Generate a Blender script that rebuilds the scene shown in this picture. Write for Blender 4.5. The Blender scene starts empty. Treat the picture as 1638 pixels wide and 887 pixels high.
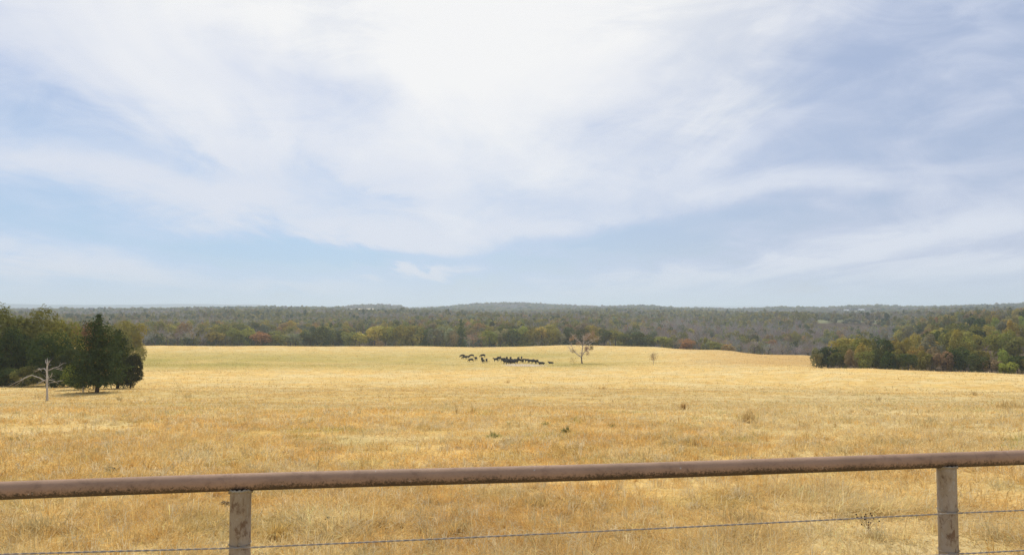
import bpy, math, random
import numpy as np
from mathutils import Vector, Matrix

random.seed(7)
RNG = np.random.default_rng(11)
PI = math.pi
R = math.radians
scene = bpy.context.scene
COL = scene.collection

# ------------------------------------------------------------------ camera
FPX = 1092.0                      # focal length in photograph pixels (1638 wide)
CAMZ = 1.84
HORIZON = 490.5
PITCH = math.atan((HORIZON - 443.5) / FPX)
cam_data = bpy.data.cameras.new('camera')
cam = bpy.data.objects.new('camera', cam_data)
COL.objects.link(cam)
cam_data.sensor_width = 36.0
cam_data.lens = 36.0 * FPX / 1638.0
cam_data.clip_start = 0.05
cam_data.clip_end = 120000
cam.location = (0, 0, CAMZ)
cam.rotation_euler = (PI / 2 + PITCH, 0, 0)
scene.camera = cam

# ------------------------------------------------------------------ light and exposure
SUN_EL, SUN_AZ = R(49), R(-6)      # in front of the camera, high above the frame, a little to the left
SUN_DIR = Vector((math.sin(SUN_AZ) * math.cos(SUN_EL), math.cos(SUN_AZ) * math.cos(SUN_EL), math.sin(SUN_EL)))
sun_data = bpy.data.lights.new('sun', 'SUN')
sun_data.energy = 3.7
sun_data.angle = R(9)
sun_data.color = (1.0, 0.95, 0.86)
sun = bpy.data.objects.new('sun', sun_data)
COL.objects.link(sun)
sun.rotation_euler = (-SUN_DIR).to_track_quat('-Z', 'Y').to_euler()

scene.view_settings.view_transform = 'Standard'
scene.view_settings.look = 'None'
scene.view_settings.gamma = 1
scene.view_settings.exposure = 0.0
scene.view_settings.use_curve_mapping = False
scene.render.engine = 'CYCLES'
cy = scene.cycles
cy.use_denoising = True
cy.denoiser = 'OPENIMAGEDENOISE'
cy.denoising_input_passes = 'RGB_ALBEDO_NORMAL'
cy.denoising_prefilter = 'NONE'
cy.max_bounces = 5
cy.diffuse_bounces = 3
cy.transmission_bounces = 3
cy.volume_bounces = 1
cy.transparent_max_bounces = 4
cy.caustics_reflective = False
cy.caustics_refractive = False


class NT:
    """A small wrapper that makes node graphs readable."""
    def __init__(self, tree):
        self.t = tree

    def n(self, typ, **kw):
        nd = self.t.nodes.new(typ)
        for k, v in kw.items():
            setattr(nd, k, v)
        return nd

    def link(self, a, b):
        self.t.links.new(a, b)

    def put(self, sock, v):
        if isinstance(v, bpy.types.NodeSocket):
            self.link(v, sock)
        elif v is not None:
            if isinstance(v, (tuple, list)) and len(v) == 3 and sock.type == 'RGBA':
                v = (*v, 1)
            sock.default_value = v

    def m(self, op, a, b=None, c=None, clamp=False):
        nd = self.n('ShaderNodeMath', operation=op, use_clamp=clamp)
        self.put(nd.inputs[0], a)
        self.put(nd.inputs[1], b)
        if c is not None:
            self.put(nd.inputs[2], c)
        return nd.outputs[0]

    def mix(self, f, a, b, blend='MIX'):
        nd = self.n('ShaderNodeMix', data_type='RGBA', blend_type=blend)
        self.put(nd.inputs['Factor'], f)
        self.put(nd.inputs[6], a)
        self.put(nd.inputs[7], b)
        return nd.outputs[2]

    def noise(self, vec, scale, detail=3, rough=0.5, dist=0.0, dims='3D'):
        nd = self.n('ShaderNodeTexNoise', noise_dimensions=dims)
        self.put(nd.inputs['Vector'], vec)
        nd.inputs['Scale'].default_value = scale
        nd.inputs['Detail'].default_value = detail
        nd.inputs['Roughness'].default_value = rough
        nd.inputs['Distortion'].default_value = dist
        return nd.outputs[0]

    def smooth(self, x, lo, hi, a=0.0, b=1.0):
        nd = self.n('ShaderNodeMapRange', interpolation_type='SMOOTHSTEP')
        self.put(nd.inputs[0], x)
        nd.inputs[1].default_value = lo
        nd.inputs[2].default_value = hi
        nd.inputs[3].default_value = a
        nd.inputs[4].default_value = b
        return nd.outputs[0]

    def xyz(self, x, y, z):
        nd = self.n('ShaderNodeCombineXYZ')
        self.put(nd.inputs[0], x)
        self.put(nd.inputs[1], y)
        self.put(nd.inputs[2], z)
        return nd.outputs[0]


# ------------------------------------------------------------------ sky: clear sky + thin streaming cloud sheet
world = bpy.data.worlds.new('World')
scene.world = world
world.use_nodes = True
wt = world.node_tree
wt.nodes.clear()
g = NT(wt)
w_out = g.n('ShaderNodeOutputWorld')
tc = g.n('ShaderNodeTexCoord')
sep = g.n('ShaderNodeSeparateXYZ')
g.link(tc.outputs['Generated'], sep.inputs[0])
dx, dy_, dz = sep.outputs
zc = g.m('MAXIMUM', dz, 0.0)
den = g.m('ADD', zc, 0.13)
# position on the cloud layer (streets of cloud run away from the viewer)
cu = g.m('DIVIDE', dx, den)
cv = g.m('DIVIDE', dy_, den)
cu2 = g.m('ADD', g.m('MULTIPLY', cu, 1.0), g.m('MULTIPLY', cv, 0.06))
n_warp = g.noise(g.xyz(g.m('MULTIPLY', cu, 0.5), g.m('MULTIPLY', cv, 0.3), 3.3), 1.0, 2, 0.5)
warp = g.m('MULTIPLY', g.m('SUBTRACT', n_warp, 0.5), 1.5)
st_vec = g.xyz(g.m('ADD', cu2, warp), g.m('MULTIPLY', cv, 0.30), 0.0)
streak = g.noise(st_vec, 1.05, 6, 0.56, 0.25)
wisp = g.noise(g.xyz(g.m('MULTIPLY', g.m('ADD', cu2, warp), 1.4), g.m('MULTIPLY', cv, 0.75), 7.7), 2.1, 7, 0.62, 0.4)
puff = g.noise(g.xyz(cu, g.m('MULTIPLY', cv, 0.6), 1.7), 0.6, 5, 0.5, 0.3)
# direction coordinates for the large cloud masses (tangent of bearing / of elevation)
yc = g.m('MAXIMUM', dy_, 0.15)
tu = g.m('ADD', g.m('DIVIDE', dx, yc), g.m('MULTIPLY', g.m('SUBTRACT', wisp, 0.5), 0.24))
tv = g.m('ADD', g.m('DIVIDE', dz, yc), g.m('MULTIPLY', g.m('SUBTRACT', streak, 0.5), 0.10))


def mass(px, py, wx, wy, rot, amp):
    """a soft bank of cloud (amp > 0) or a gap (amp < 0) centred on a bearing and elevation"""
    u0 = (px - 819) / FPX
    v0 = (HORIZON - py) / FPX
    a = g.m('SUBTRACT', tu, u0)
    b = g.m('SUBTRACT', tv, v0)
    c, s = math.cos(R(rot)), math.sin(R(rot))
    p = g.m('MULTIPLY', g.m('ADD', g.m('MULTIPLY', a, c), g.m('MULTIPLY', b, s)), FPX / wx)
    q = g.m('MULTIPLY', g.m('SUBTRACT', g.m('MULTIPLY', b, c), g.m('MULTIPLY', a, s)), FPX / wy)
    r2 = g.m('ADD', g.m('MULTIPLY', p, p), g.m('MULTIPLY', q, q))
    e = g.m('POWER', 2.71828, g.m('MULTIPLY', r2, -1.0))
    return g.m('MULTIPLY', e, amp)


MASSES = [
    (330, 150, 420, 62, -25, 0.34), (60, 40, 240, 70, -25, 0.26), (200, 40, 200, 40, -28, 0.16), (400, 325, 260, 30, -13, 0.34), (150, 262, 260, 26, -10, 0.30),
    (380, 240, 60, 26, -35, 0.22), (640, 270, 240, 66, -8, 0.24), (130, 418, 300, 18, -6, 0.34), (690, 432, 75, 12, 3, 0.9), (960, 366, 240, 24, 3, 0.26),
    (620, 386, 80, 13, -4, 0.45), (890, 410, 60, 10, -8, 0.40), (500, 458, 140, 10, -3, 0.16), (1010, 265, 200, 56, -10, 0.22), (1260, 190, 200, 34, 24, 0.24),
    (1120, 255, 130, 26, 20, 0.22), (1330, 290, 260, 18, 6, 0.30), (1520, 95, 220, 34, 24, 0.16), (1330, 408, 430, 17, 9, 0.42), (1560, 350, 220, 26, 14, 0.26),
    (1400, 440, 300, 12, 7, 0.24), (1600, 425, 160, 14, 8, 0.24), (800, 140, 300, 130, 0, 0.22), (720, 350, 420, 50, 0, 0.10),
    (120, 195, 280, 40, -14, -0.15), (50, 330, 260, 26, -10, -0.16), (280, 385, 300, 20, -9, -0.20), (900, 404, 300, 20, 3, -0.36), (560, 300, 90, 14, -20, -0.12),
    (540, 415, 260, 18, -6, -0.34), (1180, 345, 260, 22, 12, -0.36), (1420, 120, 460, 80, 22, -0.24), (825, 232, 90, 30, -4, -0.20), (1130, 60, 130, 120, 55, -0.24),
    (530, 45, 100, 50, -60, -0.16), (1060, 396, 200, 14, 9, -0.16), (1500, 240, 200, 22, 16, -0.12), (420, 215, 120, 20, -28, -0.10),
]
tot = None
for mm in MASSES:
    v = mass(*mm)
    tot = v if tot is None else g.m('ADD', tot, v)
front = g.smooth(dy_, 0.05, 0.4)
tot = g.m('MULTIPLY', tot, front)
dens = g.m('ADD', g.m('MULTIPLY', streak, 0.60), g.m('MULTIPLY', wisp, 0.36))
tex = g.noise(g.xyz(g.m('MULTIPLY', g.m('DIVIDE', dx, yc), 3.2), g.m('MULTIPLY', g.m('DIVIDE', dz, yc), 9.0), 2.2), 1.6, 7, 0.58, 0.7)
dens = g.m('ADD', dens, g.m('MULTIPLY', puff, 0.25))
dens = g.m('ADD', dens, g.m('MULTIPLY', g.m('SUBTRACT', tex, 0.5), 0.92))
dens = g.m('ADD', dens, g.m('SUBTRACT', g.m('MULTIPLY', tot, 0.98), 0.04))
# light from the veiled sun spreads through the cloud round it
dots = g.n('ShaderNodeVectorMath', operation='DOT_PRODUCT')
g.link(tc.outputs['Generated'], dots.inputs[0])
dots.inputs[1].default_value = SUN_DIR
near = g.smooth(g.m('ADD', dots.outputs['Value'], g.m('MULTIPLY', g.m('SUBTRACT', g.m('ADD', streak, g.m('MULTIPLY', puff, 0.6)), 0.8), 0.26)), 0.760, 0.866)
wide = g.smooth(dots.outputs['Value'], 0.70, 0.97)
cover = g.smooth(dens, 0.15, 1.08)
thick = g.smooth(dens, 0.30, 0.62)
sky = g.n('ShaderNodeTexSky', sky_type='NISHITA', sun_disc=False)
sky.sun_elevation = SUN_EL
sky.sun_rotation = SUN_AZ
sky.altitude = 300
sky.air_density = 1.0
sky.dust_density = 1.2
sky.ozone_density = 1.6
veil_col = g.mix(g.smooth(dz, 0.0, 0.42), (0.36, 0.58, 0.86), (0.47, 0.55, 0.78))
veil_col = g.mix(g.smooth(dx, -0.3, 0.55), veil_col, (0.40, 0.485, 0.69))
white_col = g.mix(wide, (0.71, 0.755, 0.86), (0.82, 0.84, 0.91))
cloud_col = g.mix(cover, veil_col, white_col)
cloud_col = g.mix(near, cloud_col, (0.93, 0.93, 0.93))
# low down the air itself pales
low = g.smooth(dz, 0.0, 0.070, 0.62, 0.0)
cloud_col = g.mix(low, cloud_col, (0.55, 0.66, 0.78))
b_sky = g.n('ShaderNodeBackground')
g.link(sky.outputs[0], b_sky.inputs[0])
b_sky.inputs[1].default_value = 0.09
b_cloud = g.n('ShaderNodeBackground')
g.link(cloud_col, b_cloud.inputs[0])
b_cloud.inputs[1].default_value = 1.0
mixs = g.n('ShaderNodeMixShader')
g.link(g.m('MAXIMUM', g.m('ADD', g.m('MULTIPLY', thick, 0.22), 0.74), low, clamp=True), mixs.inputs[0])
g.link(b_sky.outputs[0], mixs.inputs[1])
g.link(b_cloud.outputs[0], mixs.inputs[2])
g.link(mixs.outputs[0], w_out.inputs[0])
world.cycles.sampling_method = 'AUTOMATIC'


# ------------------------------------------------------------------ small numeric helpers
def pchip(x, y, xi):
    x = np.asarray(x, float)
    y = np.asarray(y, float)
    h = np.diff(x)
    d = np.diff(y) / h
    m = np.zeros_like(y)
    for k in range(1, len(x) - 1):
        if d[k - 1] * d[k] > 0:
            w1, w2 = 2 * h[k] + h[k - 1], h[k] + 2 * h[k - 1]
            m[k] = (w1 + w2) / (w1 / d[k - 1] + w2 / d[k])
    m[0], m[-1] = d[0], d[-1]
    xi = np.clip(xi, x[0], x[-1])
    k = np.clip(np.searchsorted(x, xi) - 1, 0, len(x) - 2)
    t = (xi - x[k]) / h[k]
    return ((1 + 2 * t) * (1 - t) ** 2 * y[k] + t * (1 - t) ** 2 * h[k] * m[k]
            + t * t * (3 - 2 * t) * y[k + 1] + t * t * (t - 1) * h[k] * m[k + 1])


def vnoise(x, y, seed=0):
    xi = np.floor(x).astype(np.int64)
    yi = np.floor(y).astype(np.int64)
    fx = x - xi
    fy = y - yi
    fx = fx * fx * (3 - 2 * fx)
    fy = fy * fy * (3 - 2 * fy)

    def hsh(a, b):
        n = (a * 374761393 + b * 668265263 + seed * 1442695041) & 0x7fffffff
        n = ((n ^ (n >> 13)) * 1274126177) & 0x7fffffff
        n = n ^ (n >> 16)
        return (n & 0xffff) / 65535.0
    a = hsh(xi, yi)
    b = hsh(xi + 1, yi)
    c = hsh(xi, yi + 1)
    d = hsh(xi + 1, yi + 1)
    return (a * (1 - fx) + b * fx) * (1 - fy) + (c * (1 - fx) + d * fx) * fy


def fbm(x, y, seed=0, oct=4):
    s = 0
    a = 0.5
    for k in range(oct):
        s = s + a * vnoise(x * 2 ** k + 17.3 * k, y * 2 ** k - 9.1 * k, seed + k)
        a *= 0.5
    return s / (1 - 0.5 ** oct)


# ------------------------------------------------------------------ terrain heights
NEAR = [(0.5, -1.84), (3, -1.86), (6, -2.04), (10, -2.4), (20, -3.42), (30, -4.6), (45, -6.5), (60, -8.45), (75, -10.15), (91, -11.45), (120, -14.0), (150, -16.3)]
TH = 13.0   # usual tree height of the far woods


def canopy(lst, h=TH):
    return [(d, c + FPX * h / d) for d, c in lst]


FAR = [(5500, 7), (9000, 5.5), (13000, 3.0), (17000, -0.5), (21000, 1.0), (30000, 1.2), (42000, 1.2)]
FAR_L = [(5500, 7.0), (7500, 5.5), (8800, 2.5), (10300, -4), (13000, 0.5), (20000, 1.0), (30000, 1.2), (42000, 1.2)]
C = {}
fieldL = [(190, 109), (250, 96), (320, 85.5), (400, 72), (470, 62), (500, 64), (530, 72)]
leftfar = canopy([(620, 30), (800, 23), (1000, 17), (1500, 9), (2200, 5.5), (3000, 3.5)])
C[-300] = fieldL + leftfar + [(3800, 9)] + FAR_L
C[0] = fieldL + leftfar + [(3800, 9)] + FAR_L
C[120] = fieldL + leftfar + [(3800, 9)] + FAR_L
C[230] = fieldL + leftfar + [(3800, 9)] + FAR_L
C[400] = fieldL[:4] + [(470, 62.5), (500, 64.5), (530, 72)] + canopy([(620, 28), (800, 22), (1000, 16), (1500, 8.5), (2200, 3), (2900, 0), (3200, 0)]) + [(4200, 12)] + FAR_L
C[500] = fieldL[:4] + [(470, 62.5), (500, 64.5), (530, 72)] + canopy([(620, 26), (800, 22), (1000, 17), (1500, 10), (2000, 6), (2400, 2), (2900, 0), (3200, 0)]) + [(4200, 12)] + FAR
C[575] = fieldL[:4] + [(470, 62.5), (500, 64.5), (530, 72)] + canopy([(620, 26), (800, 22), (1000, 17), (1500, 11), (2000, 8)]) + [(2320, 7.6), (2760, 3.2)] + canopy([(2900, -2), (3200, -2.5)]) + [(4200, 12)] + FAR
C[660] = fieldL[:4] + [(470, 63), (500, 65), (530, 73)] + canopy([(620, 25), (800, 20), (1000, 16), (1500, 11), (2200, 6), (3000, 1), (3300, -0.5)]) + [(4300, 12)] + FAR
C[760] = fieldL[:4] + [(470, 63.5), (500, 65.5), (530, 74)] + canopy([(620, 24), (800, 20), (1000, 16), (1500, 11), (2200, 5.5), (3000, -1.5), (3500, -5)]) + [(4500, 12)] + FAR
C[835] = fieldL[:4] + [(470, 62.5), (500, 64.5), (530, 73)] + canopy([(620, 24), (800, 20), (1000, 17), (1500, 12), (2200, 6), (3000, -1), (3500, -5.5)]) + [(4500, 12)] + FAR
C[930] = fieldL[:4] + [(470, 60), (500, 62), (530, 72)] + canopy([(620, 26), (800, 21), (1000, 18), (1500, 12), (2200, 6), (3000, -1), (3500, -4)]) + [(4500, 12)] + FAR
C[1040] = [(190, 108), (250, 95), (320, 84), (400, 70), (450, 63.5), (475, 65), (510, 76)] + canopy([(600, 36), (800, 27), (1000, 22), (1500, 14), (2200, 7), (3000, 1), (3500, -0.5)]) + [(4500, 12)] + FAR
C[1150] = [(190, 106), (250, 93), (320, 81), (400, 69), (425, 70.5), (470, 85)] + canopy([(560, 52), (700, 39), (850, 31), (1050, 24), (1500, 15), (2200, 7.5), (3000, 1.5), (3500, 0)]) + [(4500, 12)] + FAR
C[1290] = [(190, 101), (215, 97.5), (260, 91), (300, 83), (340, 76), (365, 79), (420, 96)] + canopy([(540, 58), (700, 42), (850, 33)]) + [(1020, 29), (1250, 21)] + canopy([(1500, 13.5), (2200, 6.5), (3000, 1.5), (3500, -0.5)]) + [(4500, 12)] + FAR
C[1330] = [(180, 103), (210, 97.5), (240, 101), (300, 96), (340, 90), (365, 90), (420, 100)] + canopy([(540, 57), (700, 42), (850, 34)]) + [(1020, 31), (1250, 21)] + canopy([(1500, 13), (2250, 7.5)]) + [(2400, 9.0), (2580, 6.2)] + canopy([(2700, 1.8), (3000, 1), (3500, -0.5)]) + [(4500, 12)] + FAR
C[1400] = [(170, 108), (205, 99), (235, 104), (290, 99), (350, 92)] + canopy([(450, 66), (540, 54), (700, 41), (850, 34)]) + [(1020, 32), (1250, 21)] + canopy([(1500, 13), (2250, 7.5)]) + [(2400, 9.0), (2580, 6.2)] + canopy([(2700, 1.8), (3000, 1), (3500, 0)]) + [(4500, 12)] + FAR
C[1520] = [(170, 110), (205, 103.5), (235, 108), (260, 105), (300, 95)] + canopy([(380, 42), (480, 30), (600, 22), (800, 15), (1100, 11), (1500, 7), (2200, 3), (3000, 0), (3500, -0.5)], 12) + [(4500, 12)] + FAR
C[1640] = [(170, 113), (205, 107.5), (235, 112), (260, 108), (300, 91)] + canopy([(380, 33), (480, 21), (600, 13), (800, 8), (1100, 6), (1500, 4), (2200, 0.5), (3000, -2.5), (3500, -3.5)], 12) + [(4500, 12)] + FAR
C[1950] = C[1640]

LG = np.linspace(math.log(0.5), math.log(42000), 900)
DG = np.exp(LG)
XCOLS = sorted(C)
XG = np.linspace(-300, 1950, 560)
cz = []
for xc in XCOLS:
    ca = 1.0 / math.hypot(1.0, (xc - 819) / FPX)
    zs = list(NEAR[:-1]) if C[xc][0][0] < 190 else list(NEAR)
    kn = [(d / ca, z) for d, z in zs if d / ca < C[xc][0][0] - 12] + [(d, -dyv / FPX * d * ca) for d, dyv in C[xc]]
    kn = sorted(kn)
    cz.append(pchip([math.log(k[0]) for k in kn], [k[1] for k in kn], LG))
cz = np.array(cz)                       # columns x distances
ZG = np.empty((len(XG), len(DG)))
for j in range(len(DG)):
    ZG[:, j] = pchip(XCOLS, cz[:, j], XG)
# soften along bearing a little
for _ in range(6):
    ZG[1:-1] = 0.25 * ZG[:-2] + 0.5 * ZG[1:-1] + 0.25 * ZG[2:]
for _ in range(2):
    ZG[:, 1:-1] = 0.25 * ZG[:, :-2] + 0.5 * ZG[:, 1:-1] + 0.25 * ZG[:, 2:]


def H(x, y):
    """world height of the ground at x, y (arrays)"""
    x = np.asarray(x, float)
    y = np.asarray(y, float)
    d = np.clip(np.hypot(x, y), 0.5, 41999)
    az = np.arctan2(x, y)
    azc = np.clip(az, -0.78, 0.78)
    px = 819 + FPX * np.tan(azc)
    i = np.clip((px - XG[0]) / (XG[1] - XG[0]), 0, len(XG) - 1.001)
    j = np.clip((np.log(d) - LG[0]) / (LG[1] - LG[0]), 0, len(LG) - 1.001)
    i0 = i.astype(int)
    j0 = j.astype(int)
    fi = i - i0
    fj = j - j0
    z = (ZG[i0, j0] * (1 - fi) * (1 - fj) + ZG[i0 + 1, j0] * fi * (1 - fj) + ZG[i0, j0 + 1] * (1 - fi) * fj + ZG[i0 + 1, j0 + 1] * fi * fj)
    bump = np.interp(px, [230, 330, 430, 490, 530, 575, 600, 635, 655, 700, 830, 960, 1040, 1100, 1180, 1250, 1320, 1400, 1450, 1540, 1600, 1640],
                     [0.5, 0, -1.8, 1, 1.5, -1.2, -3, -3, 1, 0.6, -0.5, 0.8, -2, 0, 1.8, -1.2, 1.5, -1.8, 1, -0.6, 0.5, -1.2])
    z = z - bump * 1.15 * d / FPX * np.clip(1 - np.abs(d - 3150) / 750, 0, 1)
    back = np.clip((np.abs(az) - 0.9) / 1.2, 0, 1)
    z = z * (1 - back) + (-1.84 - 0.03 * np.minimum(d, 900)) * back
    near = np.clip((d - 3) / 12, 0, 1)
    z = z + near * (fbm(x / 9, y / 9, 5, 3) - 0.5) * 0.34
    z = z + np.clip((d - 3.2) / 2, 0, 1) * np.clip((70 - d) / 30, 0, 1) * (fbm(x / 0.75, y / 0.75, 4, 2) - 0.5) * 0.13
    z = z + np.clip((d - 60) / 120, 0, 1) * (fbm(x / 60, y / 60, 6, 3) - 0.5) * 1.3
    calm = (np.clip(1 - np.abs(px - 1360) / 110, 0, 1) * np.clip((d - 800) / 150, 0, 1) * np.clip((3000 - d) / 300, 0, 1)
            + np.clip(1 - np.abs(px - 578) / 70, 0, 1) * np.clip((d - 1700) / 200, 0, 1) * np.clip((3200 - d) / 300, 0, 1))
    calm = 1 - np.clip(calm * 2.2, 0, 1)
    z = z + calm * np.clip((d - 600) / 900, 0, 1) * np.clip((14000 - d) / 6000, 0, 1) * (fbm(x / 420, y / 420, 8, 3) - 0.5) * 30 * np.clip((4600 - d) / 1600, 0.35, 1)
    z = z + np.clip((d - 8500) / 1500, 0, 1) * (fbm(x / 900, y / 900, 9, 4) - 0.5) * 75
    return z + CAMZ


CP, SP = math.cos(PITCH), math.sin(PITCH)


def ray(px, py):
    a = (px - 819) / FPX
    b = (443.5 - py) / FPX
    return Vector((a, CP - b * SP, SP + b * CP))


def project(x, y, z):
    zz = z - CAMZ
    f = y * CP + zz * SP
    u = -y * SP + zz * CP
    return 819 + FPX * x / f, 443.5 - FPX * u / f


def hit(px, py, lo=2.0, hi=5000.0):
    """first point of the ground met by the sight line through a photograph pixel"""
    r = ray(px, py)
    t = np.exp(np.linspace(math.log(lo), math.log(hi), 6000))
    gap = CAMZ + r.z * t - H(r.x * t, r.y * t)
    k = np.where(gap < 0)[0]
    k = k[0] if len(k) else len(t) - 1
    x, y = r.x * t[k], r.y * t[k]
    return float(x), float(y), float(H(x, y))


def on_bearing(px, d):
    a = math.atan((px - 819) / FPX)
    x, y = d * math.sin(a), d * math.cos(a)
    return x, y, float(H(x, y))


def at_depth(px, d):
    return on_bearing(px, d * math.hypot(1, (px - 819) / FPX))


# ------------------------------------------------------------------ mesh and tagging helpers
def mesh_np(name, verts, faces, tint=None, smooth=False):
    """faces: array n x 3 or n x 4; tint: colour per vertex"""
    verts = np.ascontiguousarray(verts, np.float32)
    faces = np.ascontiguousarray(faces, np.int32)
    me = bpy.data.meshes.new(name)
    k = faces.shape[1]
    nf = len(faces)
    me.vertices.add(len(verts))
    me.vertices.foreach_set('co', verts.ravel())
    me.loops.add(nf * k)
    me.loops.foreach_set('vertex_index', faces.ravel())
    me.polygons.add(nf)
    me.polygons.foreach_set('loop_start', np.arange(0, nf * k, k, dtype=np.int32))
    me.polygons.foreach_set('use_smooth', np.full(nf, smooth, bool))
    me.update(calc_edges=True)
    if tint is not None:
        at = me.color_attributes.new('tint', 'FLOAT_COLOR', 'POINT')
        c4 = np.ones((len(verts), 4), np.float32)
        c4[:, :3] = tint
        at.data.foreach_set('color', c4.ravel())
    return me


def link(name, me, mat=None, parent=None):
    o = bpy.data.objects.new(name, me)
    COL.objects.link(o)
    if mat and not me.materials:
        me.materials.append(mat)
    if parent:
        o.parent = parent
    return o


def tag(o, label, cat, group=None):
    o['label'] = label
    o['category'] = cat
    if group:
        o['group'] = group
    return o


def empty(name, loc, rz=0.0):
    o = bpy.data.objects.new(name, None)
    COL.objects.link(o)
    o.location = loc
    o.rotation_euler = (0, 0, rz)
    o.empty_display_size = 0.2
    return o


def tubes(paths, sides=6):
    """paths: list of (points, radii) -> verts, quads of tapered tubes with closed ends"""
    V, F = [], []
    for pts, rad in paths:
        pts = [Vector(p) for p in pts]
        base = len(V)
        n = len(pts)
        ref = None
        for i, p in enumerate(pts):
            t = (pts[min(i + 1, n - 1)] - pts[max(i - 1, 0)])
            t = t.normalized() if t.length > 1e-9 else Vector((0, 0, 1))
            if ref is None:
                ref = t.orthogonal().normalized()
            ref = (ref - t * ref.dot(t))
            ref = ref.normalized() if ref.length > 1e-6 else t.orthogonal().normalized()
            bi = t.cross(ref)
            for s in range(sides):
                a = 2 * PI * s / sides
                V.append(p + (ref * math.cos(a) + bi * math.sin(a)) * rad[i])
        for i in range(n - 1):
            for s in range(sides):
                s2 = (s + 1) % sides
                F.append((base + i * sides + s, base + i * sides + s2, base + (i + 1) * sides + s2, base + (i + 1) * sides + s))
        c0 = len(V)
        V.append(pts[0])
        V.append(pts[-1])
        for s in range(0, sides, 1):
            s2 = (s + 1) % sides
            F.append((c0, base + s2, base + s, c0))
            e = base + (n - 1) * sides
            F.append((c0 + 1, e + s, e + s2, c0 + 1))
    return V, F


def tube_mesh(name, paths, sides=6, smooth=True):
    V, F = tubes(paths, sides)
    me = bpy.data.meshes.new(name)
    F = [f if f[0] != f[3] else f[:3] for f in F]
    me.from_pydata(V, [], F)
    me.polygons.foreach_set('use_smooth', np.full(len(me.polygons), smooth, bool))
    me.update()
    return me


# ------------------------------------------------------------------ materials
def new_mat(name):
    m = bpy.data.materials.new(name)
    m.use_nodes = True
    m.node_tree.nodes.clear()
    k = NT(m.node_tree)
    out = k.n('ShaderNodeOutputMaterial')
    return m, k, out


def leafy(name, translucent=0.35, sat=1.0, var=0.25):
    """tint attribute x object colour, with light coming through thin leaves"""
    m, k, out = new_mat(name)
    at = k.n('ShaderNodeAttribute', attribute_name='tint')
    oi = k.n('ShaderNodeObjectInfo')
    c = k.mix(1.0, at.outputs['Color'], oi.outputs['Color'], 'MULTIPLY')
    geo = k.n('ShaderNodeNewGeometry')
    nz = k.noise(geo.outputs['Position'], 0.45, 3, 0.6)
    c = k.mix(1.0, c, k.xyz(*[k.m('ADD', 1 - var, k.m('MULTIPLY', nz, 2 * var))] * 3), 'MULTIPLY')
    d = k.n('ShaderNodeBsdfDiffuse')
    t = k.n('ShaderNodeBsdfTranslucent')
    k.link(c, d.inputs[0])
    k.link(c, t.inputs[0])
    mx = k.n('ShaderNodeMixShader')
    mx.inputs[0].default_value = translucent
    k.link(d.outputs[0], mx.inputs[1])
    k.link(t.outputs[0], mx.inputs[2])
    k.link(mx.outputs[0], out.inputs[0])
    return m


M_LEAF = leafy('foliage', 0.28)
M_TWIG = leafy('bare_twigs', 0.0, var=0.15)
M_GRASS = leafy('dry_grass_blades', 0.48, var=0.10)


def bark(name, c1, c2, scale=6.0):
    m, k, out = new_mat(name)
    t = k.n('ShaderNodeTexCoord')
    mp = k.n('ShaderNodeMapping')
    mp.inputs['Scale'].default_value = (1, 1, 0.25)
    k.link(t.outputs['Object'], mp.inputs[0])
    n1 = k.noise(mp.outputs[0], scale, 5, 0.65)
    col = k.mix(k.smooth(n1, 0.35, 0.68), c1, c2)
    b = k.n('ShaderNodeBsdfPrincipled')
    k.link(col, b.inputs['Base Color'])
    b.inputs['Roughness'].default_value = 0.95
    b.inputs['Specular IOR Level'].default_value = 0.1
    bp = k.n('ShaderNodeBump')
    bp.inputs['Strength'].default_value = 0.5
    bp.inputs['Distance'].default_value = 0.03
    k.link(n1, bp.inputs['Height'])
    k.link(bp.outputs[0], b.inputs['Normal'])
    k.link(b.outputs[0], out.inputs[0])
    return m


M_BARK = bark('bark', (0.075, 0.06, 0.048), (0.16, 0.135, 0.115))
M_CEDARBARK = bark('cedar_bark', (0.075, 0.045, 0.032), (0.15, 0.10, 0.075))
M_DEADWOOD = bark('weathered_dead_wood', (0.38, 0.34, 0.29), (0.60, 0.56, 0.50), 9)
M_LONETRUNK = bark('lone_tree_trunk_bark', (0.16, 0.12, 0.09), (0.28, 0.22, 0.17), 5)
M_LONEBARK = bark('grey_bark', (0.42, 0.34, 0.29), (0.60, 0.52, 0.46), 5)

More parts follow.
